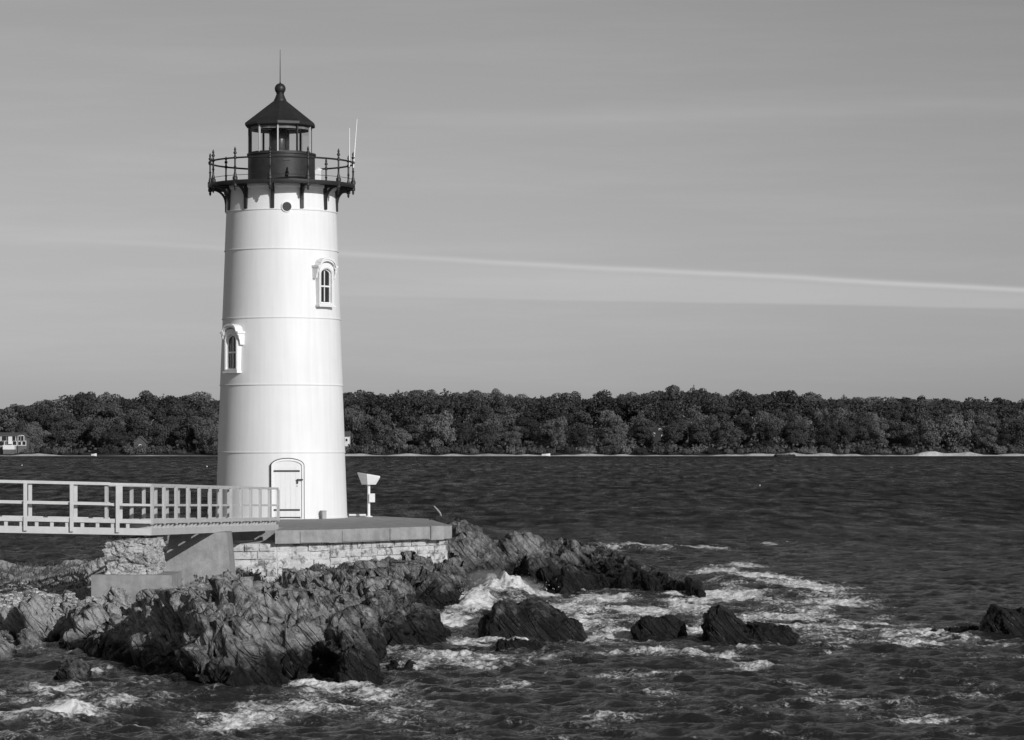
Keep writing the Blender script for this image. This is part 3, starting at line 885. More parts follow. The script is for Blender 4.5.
# lantern
DR = 1.115; DT = 14.27
MB().lathe(TC, [(1.17, GZ+.004), (1.17, GZ+.07), (DR, GZ+.09), (DR, DT-.09), (1.15, DT-.07), (1.15, DT-.01), (1.0, DT)], 64).build('lantern_parapet', M['iron_dull'], LH, smooth=True)
o, u, v, n = LF(9, 13.97, DR)
MB().frame_box(o, u, v, n, -.12, .12, -.02, .03, -.05, .02).build('vent_slot', M['iron'], LH)
MB().lathe(o + n*.05 - zv*.52, [(0.04,0),(.05,.05),(.02,.08),(.045,.13),(.015,.18),(.0,.25)], 10).build('parapet_finial', M['iron'], LH, smooth=True)
MB().lathe(TC + Vector((-.045, 0, 0)), [(0, DT+.004), (1.0, DT+.004), (1.0, DT+.012), (0, DT+.012)], 40).build('lantern_bounce_floor', M['ceiling'], LH)  # pale disc added to bounce sunlight up onto the ceiling
CEIL_BAND = mat_speckle('ceiling_light_grey', .17, .22, 5, .7, .1, .004)
MB().lathe(TC + Vector((-.045, 0, 0)), [(1.0, 15.04), (1.012, 15.04), (1.012, 15.155), (1.0, 15.155)], 40, 0, True).build('ceiling_light_band', CEIL_BAND, LH)  # added ring; its grey stands in for the light on the ceiling
dec = [R(.4 + 36*k) for k in range(10)]
TC0 = TC.copy(); TC = TC + Vector((-.045, 0, 0))
LR = 1.06
for k in range(10):
    a = dec[k]; p0 = TC + Vector((LR*math.sin(a), -LR*math.cos(a), 0))
    n = Vector((math.sin(a), -math.cos(a), 0)); u = Vector((math.cos(a), math.sin(a), 0))
    MB().frame_box(p0, u, n, zv, -.022, .022, -.035, .03, DT, 15.2).build('mullion', M['rail'] if k in (0, 2, 9) else M['iron_dull'], LH)
    b = dec[(k+1) % 10]; p1 = TC + Vector((LR*math.sin(b), -LR*math.cos(b), 0))
    e = (p1-p0).normalized(); nn_ = Vector((e.y, -e.x, 0)); L = (p1-p0).length
    MB().add([p0+e*.025+zv*(DT+.03), p0+e*(L-.025)+zv*(DT+.03), p0+e*(L-.025)+zv*15.17, p0+e*.025+zv*15.17], [(0,1,2,3)]).build('lantern_pane', M['glass'], LH)
    MB().frame_box(p0, e, nn_, zv, .023, L-.023, -.03, .025, DT, DT+.03).build('pane_sill', M['iron_dull'], LH)
    MB().frame_box(p0, e, nn_, zv, .023, L-.023, -.03, .022, 15.13, 15.2).build('pane_head', M['iron_dull'], LH)
roof = MB().lathe(TC, [(1.02, 15.17), (1.18, 15.16), (1.20, 15.19), (1.20, 15.27), (1.17, 15.29), (.235, 16.02), (.215, 16.04)], 10, dec[0]).build('roof', M['iron'], LH)
MB().lathe(TC, [(1.0, 15.2), (1.0, 15.165), (.2, 15.20)], 10, dec[0]).build('ceiling', M['ceiling'], LH)
vt = MB().lathe(TC, [(.215, 16.03), (.205, 16.07), (.17, 16.14), (.14, 16.22), (.12, 16.27), (.135, 16.28), (.135, 16.30)] +
     [(.185*math.sin(t_), 16.44-.185*math.cos(t_)) for t_ in np.linspace(.6, math.pi-.12, 12)] + [(.03, 16.64), (.02, 16.66)], 24)
vt.build('ventilator_ball', M['iron'], roof, smooth=True)
MB().tube([TC+zv*16.63, TC+zv*17.2, TC+zv*17.75], [.018, .013, .007], 8).build('lightning_rod', M['iron'], roof)
lz = MB().lathe(TC + Vector((-.03, 0, 0)), [(.30, DT-.2), (.33, DT+.05), (.34, DT+.12), (.34, 14.98), (.31, 15.05), (.2, 15.1)], 32)
lens = lz.build('lens', M['lens'], LH, smooth=True)
for zz in np.linspace(DT+.15, 14.95, 9):
    pass
TC = TC0
# aerials on the railing and white fog signal behind the lantern
p = P(349.3, 159, 100.4); q = P(349.5, 128, 100.4)
MB().tube([p - zv*.3, p, q], [.022, .020, .012], 8).build('whip_antenna', M['fitting'], LH)
p = P(354, 158, 99.8); q = P(357, 119, 99.8)
MB().tube([p - (q-p)*.25, p, q], [.026, .024, .014], 8).build('whip_antenna', M['fitting'], LH)
c0 = P(318, 176, 101.5); gz = GZ
fs = MB().frame_box(Vector((c0.x, c0.y, gz)), xv, yv, zv, -.2, .12, -.2, .2, .25, .62).frame_box(Vector((c0.x, c0.y, gz)), xv, yv, zv, -.12, .03, -.1, .1, .004, .25)
fs.lathe(Vector((c0.x, c0.y, gz+.62)), [(.16, 0), (.16, .03), (.05, .10), (0, .12)], 16).build('fog_signal', M['fitting'], LH)

# little grey box at the foot of the tower
o, u, v, n = LF(40, PZ, 2.25)
p = P(323.5, 519, 98.2)
bx = MB().frame_box(Vector((p.x, p.y, PZ+.004)), Vector((.93,.37,0)), Vector((-.37,.93,0)), zv, -.07, .07, -.1, .1, 0, .24)
bx.frame_box(Vector((p.x, p.y, PZ+.244)), Vector((.93,.37,0)), Vector((-.37,.93,0)), zv, -.08, .08, -.11, .11, 0, .03)
tag(bx.build('junction_box', M['greypaint']), 'small grey box standing at the foot of the tower right of the door', 'box')

# ------------------------------------------------------------------ fog sensor post
p0 = P(368.8, 517, 100.6); p0.z = PZ
sp = empty('signal_post', p0, 'slim white post with a flared box head on the platform right of the tower', 'signal post')
MB().lathe(p0, [(.13, .004), (.13, .03), (.06, .05), (.048, .08), (.048, 1.05), (.06, 1.06), (.06, 1.09)], 16).build('pole', M['fitting'], sp, smooth=True)
hd = MB()
rot = R(38)
u = Vector((math.cos(rot), math.sin(rot), 0)); w = Vector((-math.sin(rot), math.cos(rot), 0))
def headpt(a, b, c): return p0 + u*a + w*b + zv*c
bt = .17; tp = .27
ztop = lambda a, b: 1.39 - .04*a/.27 + .025*(b/.27)
lo = [headpt(s_*bt, t_*bt, 1.09) for s_, t_ in ((-1,-1),(1,-1),(1,1),(-1,1))]
hi = [headpt(s_*tp, t_*tp, ztop(s_*tp, t_*tp)) for s_, t_ in ((-1,-1),(1,-1),(1,1),(-1,1))]
hd.add(lo+hi, [(3,2,1,0), (0,1,5,4), (1,2,6,5), (2,3,7,6), (3,0,4,7)])
hd.add([q+zv*.002 for q in hi] + [q+zv*.05 for q in hi], [(3,2,1,0), (4,5,6,7), (0,1,5,4), (1,2,6,5), (2,3,7,6), (3,0,4,7)])
hdo = hd.build('head', M['fitting'], sp)
rc = MB()
f0 = [lo[1], lo[2], hi[2], hi[1]]
cc = sum(f0, Vector((0,0,0)))/4; nf = (f0[1]-f0[0]).cross(f0[3]-f0[0]).normalized()
rc.add([cc + (q-cc)*.55 + nf*.004 for q in f0], [(0,1,2,3)]); rc.build('sensor_window', M['greypaint'], hdo)
bxp = p0 + Vector((.11, -.06, 0))
MB().frame_box(bxp, xv, yv, zv, -.09, .10, -.07, .06, .50, .79).build('control_box', M['fitting'], sp)
# low white kerb pipe behind
a_ = P(349, 517, 101.2); b_ = P(366, 517, 101.2)
mbp = MB().tube([Vector((a_.x, a_.y, PZ+.05)), Vector((b_.x, b_.y, PZ+.05))], .04, 10)
tag(mbp.build('conduit_pipe', M['fitting']), 'low white pipe lying on the platform between tower and signal post', 'pipe')

# ------------------------------------------------------------------ footbridge
W = 1.2
Pc = Vector((-8.72, 72.3)); u1 = Vector((.963, .27)); n1 = Vector((-.27, .963)); u2 = Vector((.122, .9925)); n2 = Vector((-.9925, .122))
P0 = Pc - u1*17.0                                       # beyond the left edge
Pe = Pc + u2*15.31
In = Pc + n2*W + u2*(.666*W)
def zbot(p, sec):
    """underside of the stringers"""
    if sec == 1: return 2.40 + .0262*(Pc-p).dot(u1)*1.0
    return 2.40 - .0205*(p-Pc).dot(u2)
H = 1.245
fb = empty('footbridge', (Pc.x, Pc.y, 2.4), 'pale painted timber footbridge with open railings bending towards the lighthouse door', 'footbridge')
def v3(p, z): return Vector((p.x, p.y, z))
secs = [  # start, end, section, side (+1 near, -1 far)
    (P0, Pc, 1, 1), (Pc, Pe, 2, 1), (P0 + n1*W, In, 1, -1), (In, Pe + n2*W, 2, -1)]
for a, b, sec, side in secs:
    za, zb = zbot(a, sec), zbot(b, sec)
    for name, z0, z1, w in (('stringer', 0, .165, .09), ('top_rail', H-.06, H, .10), ('mid_rail', .70, .755, .05)):
        MB().bar(v3(a, za+(z0+z1)/2), v3(b, zb+(z0+z1)/2), w, z1-z0).build(name, M['rail'], fb)
def post(p, sec, side, nrm):
    z = zbot(p, sec)
    q = p - nrm*((.085 if sec == 1 else .035) if side > 0 else -.085)
    e = u1 if sec == 1 else u2
    m_ = MB().frame_box(v3(q, z), Vector((e.x, e.y, 0)), Vector((-nrm.x, -nrm.y, 0)), zv, -(.045 if sec == 1 else .075), (.045 if sec == 1 else .075), -.03, .03, .06 if sec == 1 else .26, H-.062)
    m_.build('railing_post', M['rail'], fb)
# near rail posts, first section: measured
for k in range(13):
    xp = 118.4 - 46.4*k
    t_ = .80 + 1.10*k
    post(Pc - u1*t_, 1, 1, n1)
    post(Pc - u1*(t_) + n1*W + u1*.27, 1, -1, n1)
post(Pc + u2*.06, 2, 1, n2)
for k in range(1, 13):
    post(Pc + u2*(1.2758*k-.02), 2, 1, n2)
post(In, 2, -1, n2)
for k in range(11):
    post(In + u2*(1.2+1.262*k), 2, -1, n2)
# joists and deck boards
for a, b, sec, e, nr in ((P0, Pc, 1, u1, n1), (Pc, Pe, 2, u2, n2)):
    L = (b-a).length
    if sec == 1: L -= .2
    k = 0; s_ = .12
    while s_ < L:
        p = a + e*s_
        z = zbot(p, sec)
        MB().bar(v3(p - nr*.03, z+.222), v3(p + nr*(W+.03), z+.222), .085, .112).build('joist', M['rail'], fb)
        s_ += .363 if sec == 1 else .425
dk = MB()
def plank(a, e, nr, s0, s1, sec, w0, w1):
    p = a + e*((s0+s1)/2); z = zbot(p, sec)
    dk.frame_box(v3(a + e*s0, z), Vector((e.x, e.y, 0)), Vector((nr.x, nr.y, 0)), zv, 0, s1-s0, w0, w1, .280, .335)
s_ = 0
while s_ < 17.0:
    wmax = W+.05
    plank(P0, u1, n1, s_, min(s_+.135, 17.0), 1, -.05, wmax); s_ += .143
s_ = .85
while s_ < 15.25:
    plank(Pc, u2, n2, s_, s_+.135, 2, -.05, W+.05); s_ += .143
# corner piece
zc = 2.40
cp = [Pc - u1*.001 - n1*.05*0, Pc + u2*.84 - n2*.05, Pc + u2*.84 + n2*(W+.05), In, Pc + n1*(W+.05)]
dk.add([v3(p, zc+.283) for p in cp] + [v3(p, zc+.333) for p in cp], [tuple(range(4,-1,-1)), tuple(range(5,10))] + [(i, (i+1)%5, 5+(i+1)%5, 5+i) for i in range(5)])
dk.build('deck_planks', M['plank'], fb)
# toe boards along the deck edge
for a, b, sec, side in secs:
    za, zb = zbot(a, sec), zbot(b, sec)
    off = (n1 if sec == 1 else n2)*(-.052 if side > 0 else .052)
    MB().bar(v3(a+off, za+.332), v3(b+off, zb+.332), .03, .10).build('toe_board', M['rail'], fb)

# ------------------------------------------------------------------ piers
sp_ = empty('stone_pier', (-9.2, 73.4, .9), 'rough pier of pale patchy stone on a concrete plinth under the bend of the footbridge', 'pier')
X0, X1, Y0, Y1 = -9.82, -8.60, 72.36, 73.9
zt = 2.395
def rough_block(name, x0, x1, y0, y1, z0, z1, mat, parent, seed):
    """pile of squared rubble: faces of a block pushed in and out stone by stone"""
    nu, nz = 220, 70
    t_ = np.linspace(0, 1, nu+1)
    lx, ly = x1-x0, y1-y0; per = 2*(lx+ly)
    dd_ = t_*per
    px = np.where(dd_ < lx, x0+dd_, np.where(dd_ < lx+ly, x1, np.where(dd_ < 2*lx+ly, x1-(dd_-lx-ly), x0)))
    py = np.where(dd_ < lx, y0, np.where(dd_ < lx+ly, y0+(dd_-lx), np.where(dd_ < 2*lx+ly, y1, y1-(dd_-2*lx-ly))))
    zz = np.concatenate([np.linspace(z0, z1, nz), [z1+.001]*10])
    sh = np.concatenate([np.ones(nz), np.linspace(.97, 0, 10)])
    cx, cy = (x0+x1)/2, (y0+y1)/2
    PX = cx+(px[None,:]-cx)*sh[:,None]; PY = cy+(py[None,:]-cy)*sh[:,None]; PZ_ = np.repeat(zz[:,None], nu+1, 1)
    p = np.stack([PX.ravel(), PY.ravel(), PZ_.ravel()], 1)
    k = (p + .05*gnoise(p*3, seed)[:,None])*np.array([2.7, 2.7, 4.6]) + seed
    d = facets(k, seed, .10, .07, .035) + facets(k*2.6, seed+3, .035, .04, .012) + .03*fbm(p*6, 4, seed+5)
    side = (np.arange(len(zz)) < nz).astype(float)
    d = d.reshape(PX.shape); d[:, -1] = d[:, 0]
    ox = np.sign(PX-cx)*(np.abs(PX-cx)/(lx/2))**6; oy = np.sign(PY-cy)*(np.abs(PY-cy)/(ly/2))**6
    w_ = np.clip(1-((zz-(z0+z1)/2)/((z1-z0)/2))**6*.5, .4, 1)[:,None]
    PX = PX + ox*d*w_; PY = PY + oy*d*w_; PZ_ = PZ_ + (d*.35)*(1-side)[:,None]*1.0
    base = np.array(world_loc(parent))
    o = grid_mesh(name, np.stack([PX, PY, PZ_], -1).reshape(-1, 3)-base, len(zz), nu+1, mat, False)
    o.parent = parent
    return o
rough_block('stonework', X0, X1, Y0, Y1, 1.44, zt-.07, M['pierstone'], sp_, 23)
MB().box(-10.1, -8.16, 72.0, 74.1, .55, 1.452).build('plinth', M['concrete'], sp_)

cpz = 2.27
cpb = MB()
yF = 79.1
bot = [(-9.3, yF-.1), (-7.34, yF-.1), (-7.34, yF+1.5), (-9.3, yF+1.5)]
top = [(-9.02, yF), (-7.51, yF), (-7.51, yF+1.3), (-9.02, yF+1.3)]
cpb.add([Vector((a, b, .3)) for a, b in bot] + [Vector((a, b, cpz)) for a, b in top], [(3,2,1,0), (4,5,6,7), (0,1,5,4), (1,2,6,5), (2,3,7,6), (3,0,4,7)])
tag(cpb.build('concrete_pier', M['concrete']), 'smooth tapering concrete pier holding up the middle of the footbridge', 'pier')

# ------------------------------------------------------------------ vegetation on the ledge
def blades(mb, x0, x1, y0, y1, n, h, seed, w=.03):
    r_ = random.Random(seed)
    for _ in range(n):
        x = r_.uniform(x0, x1); y = r_.uniform(y0, y1); z = ground_z(x, y)-.03
        if z < .35: continue
        hh = h*r_.uniform(.4, 1.2); a = r_.uniform(0, 6.28); dx_, dy_ = math.cos(a)*w*.5, math.sin(a)*w*.5
        lx, ly = r_.gauss(0, .35)*hh, r_.gauss(0, .35)*hh
        mb.add([(x-dx_, y-dy_, z), (x+dx_, y+dy_, z), (x+lx*.4+dx_*.6, y+ly*.4, z+hh*.6), (x+lx, y+ly, z+hh)], [(0,1,2),(0,2,3)])
pb_ = MB(); r_ = random.Random(3)
for _ in range(2600):
    x = r_.uniform(-14.5, -9.6); y = r_.uniform(66.5, 80); z = ground_z(x, y)
    if z < .55: continue
    q = r_.uniform(.02, .075); h_ = q*r_.uniform(.4, .7); a = r_.uniform(0, 6.28)
    ring = [(x+q*math.cos(a+k*1.257)*r_.uniform(.7, 1.2), y+q*math.sin(a+k*1.257)*r_.uniform(.7, 1.2), z) for k in range(5)]
    ring2 = [(x+(p_[0]-x)*.75, y+(p_[1]-y)*.75, z+h_) for p_ in ring]
    pb_.add(ring+ring2, [(5,6,7,8,9)] + [(k, (k+1)%5, 5+(k+1)%5, 5+k) for k in range(5)])
tag(pb_.build('pebbles', mat_speckle('pebbles', .2, .6, 2.5, .9, .1, .01, .2)), kind='stuff')
g = MB()
blades(g, -15.5, -10.4, 77, 93, 6500, .15, 1, .04); blades(g, -10.4, -9.5, 76, 88, 1200, .14, 2, .04)
blades(g, -8.2, -3.6, 83.2, 85.2, 2600, .16, 3, .04)
tag(g.build('grass', M['grass']), kind='stuff')
for (xp, yp, D, n_, h_, lab, mk) in ((178, 588, 77.4, 60, .6, 'tuft of dry stalks at the left foot of the concrete pier', 'weed'),
                               (206, 588, 77.8, 40, .55, 'sparse pale weed in front of the concrete pier', 'weed'),
                               (252, 573, 83.8, 60, .42, 'dark weed clump at the foot of the white stone wall', 'grass'),
                               (443, 524, 96.5, 110, .34, 'scruffy pale weed clump beyond the right corner of the platform', 'weed')):
    p = P(xp, yp, D); m_ = MB()
    zb_ = min(ground_z(p.x, D), 1.9)
    if xp == 443: zb_ = 1.95
    r_ = random.Random(xp)
    for _ in range(n_):
        a = r_.uniform(0, 6.28); rr_ = r_.random()*.32
        b0 = Vector((p.x+math.cos(a)*rr_, D+math.sin(a)*rr_, zb_-.1))
        b1 = b0 + Vector((r_.gauss(0,.12), r_.gauss(0,.12), .1+h_*r_.uniform(.4, 1.1)))
        m_.tube([b0, (b0+b1)/2+Vector((r_.gauss(0,.03),0,0)), b1], [.010, .008, .005], 4)
        for _k in range(3):
            c_ = b0.lerp(b1, r_.uniform(.5, 1)); s2 = r_.uniform(.02, .045)
            m_.add([c_+Vector((-s2,0,0)), c_+Vector((0,s2*.5,-s2*.6)), c_+Vector((s2,0,s2*.3)), c_+Vector((0,-s2*.3,s2))], [(0,1,2,3)])
    tag(m_.build('weed_clump', M[mk]), lab, 'weed')
p = P(434, 506, 96.2); q = P(440, 513, 96.4); dr = P(443, 521, 96.5)
tag(MB().tube([p, p.lerp(q, .5)+zv*.01, q, dr], [.015, .028, .03, .015], 7).build('driftwood', M['bark_pale'], smooth=True), 'short bleached stick of driftwood leaning in the weeds by the platform corner', 'driftwood')

# ------------------------------------------------------------------ far shore
SKY = [(-120,408),(0,405),(30,401),(60,397),(75,395),(120,394),(160,394),(215,396),(345,393),(420,391),(500,392),(560,395),(600,394),(640,391),(662,387),(700,387),(735,393),(770,391),(800,393),(850,396),(900,398),(960,397),(1024,398),(1150,402)]
def sky_y(x): return float(np.interp(x, [a for a, b in SKY], [b for a, b in SKY]))
SD0 = 1152.0
hx = np.arange(-420, 421, 4.0); hyv = np.concatenate([[1135, 1146, 1150, 1154, 1160, 1168], np.arange(1180, 1500, 10), [1600, 1900]])
HX, HY = np.meshgrid(hx, hyv)
def hill_z(x, y):
    x = np.asarray(x, float); y = np.asarray(y, float)
    px = 512 + x/y*F
    zt_ = CAMZ + (HOR - np.interp(px, [a for a, b in SKY], [b for a, b in SKY]))/F*1380 - 15.0
    t_ = np.clip((y-1158)/220, 0, 1)
    z = 1.3 + zt_*t_*t_*(3-2*t_)*1.0 - 1.3*t_
    z = np.where(y < 1158, (y-1150)/8*1.3, z)
    return np.where(y > 1400, z - (y-1400)*.06, z)
HZ = hill_z(HX.ravel(), HY.ravel())
hills = grid_mesh('hills', np.stack([HX.ravel(), HY.ravel(), HZ], 1), len(hyv), len(hx), M['hill']); tag(hills, kind='structure')
# shingle beach: broken pale strip a little above the water
bxs = np.arange(-420, 421, 1.5); nb_ = len(bxs)
b2 = np.stack([bxs, np.zeros(nb_), np.zeros(nb_)], 1)
wd = np.clip(.75 + 1.1*fbm(b2*.02, 3, 61) + .5*fbm(b2*.15, 3, 62), .22, 2.2)*np.clip(.75+1.3*gnoise(b2*.09, 68), .3, 1.2)
left = np.clip((-65-bxs)/10, 0, 1)*np.clip((bxs+178)/8, 0, 1)
wd = wd*(1-.7*left)*(1+.2*np.clip((bxs-40)/10, 0, 1))
Vb = []
for row, (yy, zz) in enumerate(((1139.0, -.35), (1142.5, 0.0), (1146.5, 1.0), (1150.0, 1.15), (1159, .9))):
    jz = .35*fbm(b2*.3+row*9, 3, 63)
    zz_ = np.where(zz > .05, zz*wd*.85+jz*.5*wd, zz)
    Vb.append(np.stack([bxs, yy + 2.0*fbm(b2*.05, 3, 66), zz_], 1))
beach = grid_mesh('beach', np.concatenate(Vb), 5, nb_, M['beach'], False); tag(beach, kind='structure')

def leaf_mesh(name, lobes, n, size, mat, seed, flat=0.):
    r_ = np.random.default_rng(seed)
    tot = np.array([l[3]*l[4] for l in lobes]); tot = tot/tot.sum()
    idx = r_.choice(len(lobes), n, p=tot)
    L = np.array([[l[0], l[1], l[2], l[3], l[4]] for l in lobes])[idx]
    d = r_.normal(size=(n, 3)); d /= np.linalg.norm(d, axis=1, keepdims=True)
    rad = r_.uniform(.72, 1.05, n)
    c = L[:, :3] + d*np.stack([L[:,3], L[:,3], L[:,4]], 1)*rad[:,None]
    nrm = d + r_.normal(size=(n, 3))*.55; nrm /= np.linalg.norm(nrm, axis=1, keepdims=True)
    a = np.cross(nrm, r_.normal(size=(n, 3))); a /= np.linalg.norm(a, axis=1, keepdims=True)
    b = np.cross(nrm, a)
    s = r_.uniform(.5, 1.2, n)[:,None]*size
    v = np.stack([c-a*s, c-b*s*.7, c+a*s, c+b*s*.7], 1).reshape(-1, 3)
    me = bpy.data.meshes.new(name)
    f = np.arange(4*n).reshape(n, 4)
    me.from_pydata(v.tolist(), [], f.tolist()); me.materials.append(mat)
    return me

def trunk_mesh(name, h, r0, limbs, mat, seed):
    r_ = random.Random(seed); m_ = MB()
    m_.tube([(0,0,-1), (r_.uniform(-.2,.2), 0, h*.35), (r_.uniform(-.4,.4), r_.uniform(-.3,.3), h*.75), (0,0,h)], [r0*1.2, r0*.9, r0*.55, r0*.2], 7)
    for k in range(limbs):
        z = h*r_.uniform(.35, .8); a = r_.uniform(0, 6.28); l = h*r_.uniform(.2, .35)
        m_.tube([(0,0,z), (math.cos(a)*l*.6, math.sin(a)*l*.6, z+l*.4), (math.cos(a)*l, math.sin(a)*l, z+l*.85)], [r0*.4, r0*.25, r0*.08], 5)
    me = bpy.data.meshes.new(name); me.from_pydata(m_.v, [], m_.f); me.materials.append(mat); return me

def round_lobes(h, w, r_, n=19):
    """one uneven broad crown: h height, w width, leaning and lopsided"""
    ax, ay = r_.uniform(-.10, .10)*w, r_.uniform(-.1, .1)*w
    peak = r_.uniform(.45, .68)
    lb = [(ax*.5, ay*.5, h*.56, w*.27, h*.25)]
    for k in range(n):
        a = r_.uniform(0, 6.28); q = r_.uniform(.25, 1)**.6
        z = h*r_.uniform(.24, .93); rad = w*.5*math.sqrt(max(.05, 1-(abs(z/h-peak)/(1-peak if z/h > peak else peak))**1.7))*r_.uniform(.75, 1.12)
        s_ = w*r_.uniform(.09, .20)
        lb.append((ax*z/h + math.cos(a)*max(rad-s_*.6, 0)*q, ay*z/h + math.sin(a)*max(rad-s_*.6, 0)*q, min(z, h-s_*.5), s_, s_*r_.uniform(.55, .95)))
    return lb
def pine_lobes(h, w, r_):
    lb = []
    for k in range(13):
        z = h*(.3+.66*k/13); rad = w*.5*(1-.75*(k/13)**1.3)
        a = r_.uniform(0, 6.28); s_ = max(rad*.62, .5)
        lb.append((math.cos(a)*rad*.5, math.sin(a)*rad*.5, z, s_, s_*.42))
    lb.append((0, 0, h*.97, .5, .7))
    return lb

KINDS = {}
def mk_kind(key, n, leafmat, lob, size, cnt, h, trmat='bark'):
    KINDS[key] = []
    for k in range(n):
        r_ = random.Random(hash(key) % 1000 if False else sum(map(ord, key))*31+k)
        lb = lob(h, h*r_.uniform(.74, 1.0), r_)
        KINDS[key].append((leaf_mesh(key+'_crown', lb, cnt, size, M[leafmat], 500+k+len(KINDS)*20), trunk_mesh(key+'_trunk', h*.86, h*.018, 5, M[trmat], k)))
mk_kind('dark', 10, 'leaf_dark', round_lobes, .36, 4800, 15)
mk_kind('mid', 7, 'leaf_mid', round_lobes, .36, 4800, 14)
mk_kind('pale', 4, 'leaf_pale', round_lobes, .34, 3200, 13)
mk_kind('pine', 5, 'needle', pine_lobes, .42, 2600, 17)
mk_kind('shrub', 4, 'leaf_mid', lambda h, w, r_: [(r_.uniform(-3,3), r_.uniform(-1.5,1.5), h*r_.uniform(.2,.55), r_.uniform(1.2,2.0), h*r_.uniform(.25,.42)) for _ in range(8)], .34, 1200, 4)
mk_kind('snag', 1, 'leaf_pale', lambda h, w, r_: [(r_.uniform(-2,2), r_.uniform(-2,2), h*r_.uniform(.75,.98), 1.2, .8) for _ in range(5)], .36, 260, 15, 'bark_pale')

def plant(key, var, x, y, s, rz, label, cat, group=None, name='tree', z=None, sx=1.0):
    cm, tm = KINDS[key][var % len(KINDS[key])]
    z = float(hill_z(x, y)) if z is None else z
    e = bpy.data.objects.new(name, None); COL.objects.link(e)
    e.location = (x, y, z-.3); e.rotation_euler.z = rz; e.scale = (s*sx, s*sx, s)
    tag(e, label, cat, group)
    c_ = bpy.data.objects.new('crown', cm); COL.objects.link(c_); c_.parent = e
    t_ = bpy.data.objects.new('trunk', tm); COL.objects.link(t_); t_.parent = e
    return e

rr = random.Random(5)
# hand-placed trees that stand out
def spot(key, xpx, D, topy, label, var=0, sx=1.0, base=None):
    x = (xpx-512)/F*D; zt_ = CAMZ + (HOR-topy)/F*D; zb = float(hill_z(x, D))
    h = {'pale':13,'mid':14,'dark':15,'pine':17,'snag':15}[key]
    return plant(key, var, x, D, (zt_-zb)/(h*.98), rr.uniform(0, 6.28), label, 'tree', None, {'pine':'pine_tree','snag':'dead_tree'}.get(key, 'tree'), None, sx)
spot('pale', 443, 1164, 412, 'palest tall tree of the far shore, right of the lighthouse', 0, .75)
spot('pale', 467, 1164, 416, 'slender pale tree beside the palest tall tree on the far shore', 1, .5)
spot('pale', 352, 1172, 407, 'pale leafy tree just clear of the right edge of the lighthouse', 2, .7)
spot('pale', 98, 1166, 417, 'pale broad tree on the far shore midway between the house and lighthouse', 3, .9)
spot('snag', 119, 1160, 421, 'bleached bare tree trunk on the far shore left of the lighthouse')
spot('mid', 186, 1163, 416, 'broad mid-grey tree on the far shore left of the lighthouse edge', 0, 1.1)
spot('mid', 207, 1161, 424, 'lower mid-grey tree half hidden behind the left side of the lighthouse', 1, 1.0)
spot('pale', 618, 1166, 415, 'pale-topped tree on the far shore left of the hidden houses', 1, .6)
spot('pale', 770, 1172, 410, 'pale round tree on the far shore above the dark islet', 2, .8)
spot('pale', 880, 1163, 430, 'low pale tree over the beach towards the right end', 3, .8)
spot('dark', 1003, 1162, 428, 'low black-green tree on the far shore near the right edge of the picture', 1, 1.2)
spot('pale', 958, 1170, 413, 'pale spreading tree in the wood left of the right edge', 0, 1.0)
spot('dark', 555, 1160, 416, 'very dark tree at the water where the far beach begins right of middle', 2, .8)
spot('pine', 60, 1290, 397, 'umbrella-topped pine rising over the skyline above the house', 0, 1.3)

clear = [(0, 30), (132, 150), (655, 658), (694, 697)]     # gaps left for the houses
rowspec = [(1165, 11, .80, 'front'), (1185, 11, .92, 'front'), (1215, 11, .95, 'middle'), (1260, 11, .98, 'middle'), (1315, 8.5, .98, 'back'), (1378, 7.2, 1.0, 'back')]
ntree = 0
for D0, gap, sc, rank in rowspec:
    xm = 545/F*D0
    x = -xm + rr.uniform(0, gap)
    while x < xm:
        D = D0 + rr.uniform(-9, 9); px = 512 + x/D*F
        skip = 258 < px < 300 or (rank == 'front' and any(a < px < b for a, b in clear))
        if not skip and ntree < 298:
            k = rr.random()
            key = 'dark' if k < .54 else ('mid' if k < .74 else ('pine' if k < .965 else 'pale'))
            if rank == 'back' and key == 'pale': key = 'dark'
            if D0 < 1170 and key == 'pine': key = 'mid'
            h = {'pale':13,'mid':14,'dark':15,'pine':17}[key]
            s = sc*rr.uniform(.82, 1.12)*(.9 if key == 'pine' else 1)
            zb = float(hill_z(x, D))
            top = CAMZ + (HOR - sky_y(px))/F*D
            if rank == 'back': s = min(1.35, max(.7, (top-zb+rr.uniform(-2.4, 1.2))/(h*.98)))
            else: s = min(s, (top-zb-1.5)/h)
            side = 'left' if px < 281 else 'right'
            adj = {'dark':'dark bushy broadleaf tree', 'mid':'mid-grey bushy broadleaf tree', 'pine':'dark pointed pine tree', 'pale':'pale bushy broadleaf tree'}[key]
            where = {'front':'among those nearest the water', 'middle':'in the middle of the wood', 'back':'along the skyline of the wood'}[rank]
            lab = f'{adj} {where}, far shore {side} of the lighthouse'
            plant(key, rr.randrange(70), x, D, s, rr.uniform(0, 6.28), lab, 'tree', lab, 'pine_tree' if key == 'pine' else 'tree', None, rr.uniform(.85, 1.2))
            ntree += 1
        x += gap*rr.uniform(.75, 1.3)
# shrubs along the bank
x = -205.0
while x < 205:
    D = 1155 + rr.uniform(-1.5, 4); px = 512 + x/D*F
    if not (226 < px < 338) and not (0 < px < 22):
        side = 'left' if px < 281 else 'right'
        lab = f'low rounded shrub on the bank behind the beach, {side} of the lighthouse'
        plant('shrub', rr.randrange(9), x, D, rr.uniform(.55, 1.15), rr.uniform(-.5, .5), lab, 'shrub', lab, 'shrub', 1.0)
    x += rr.uniform(4, 9)
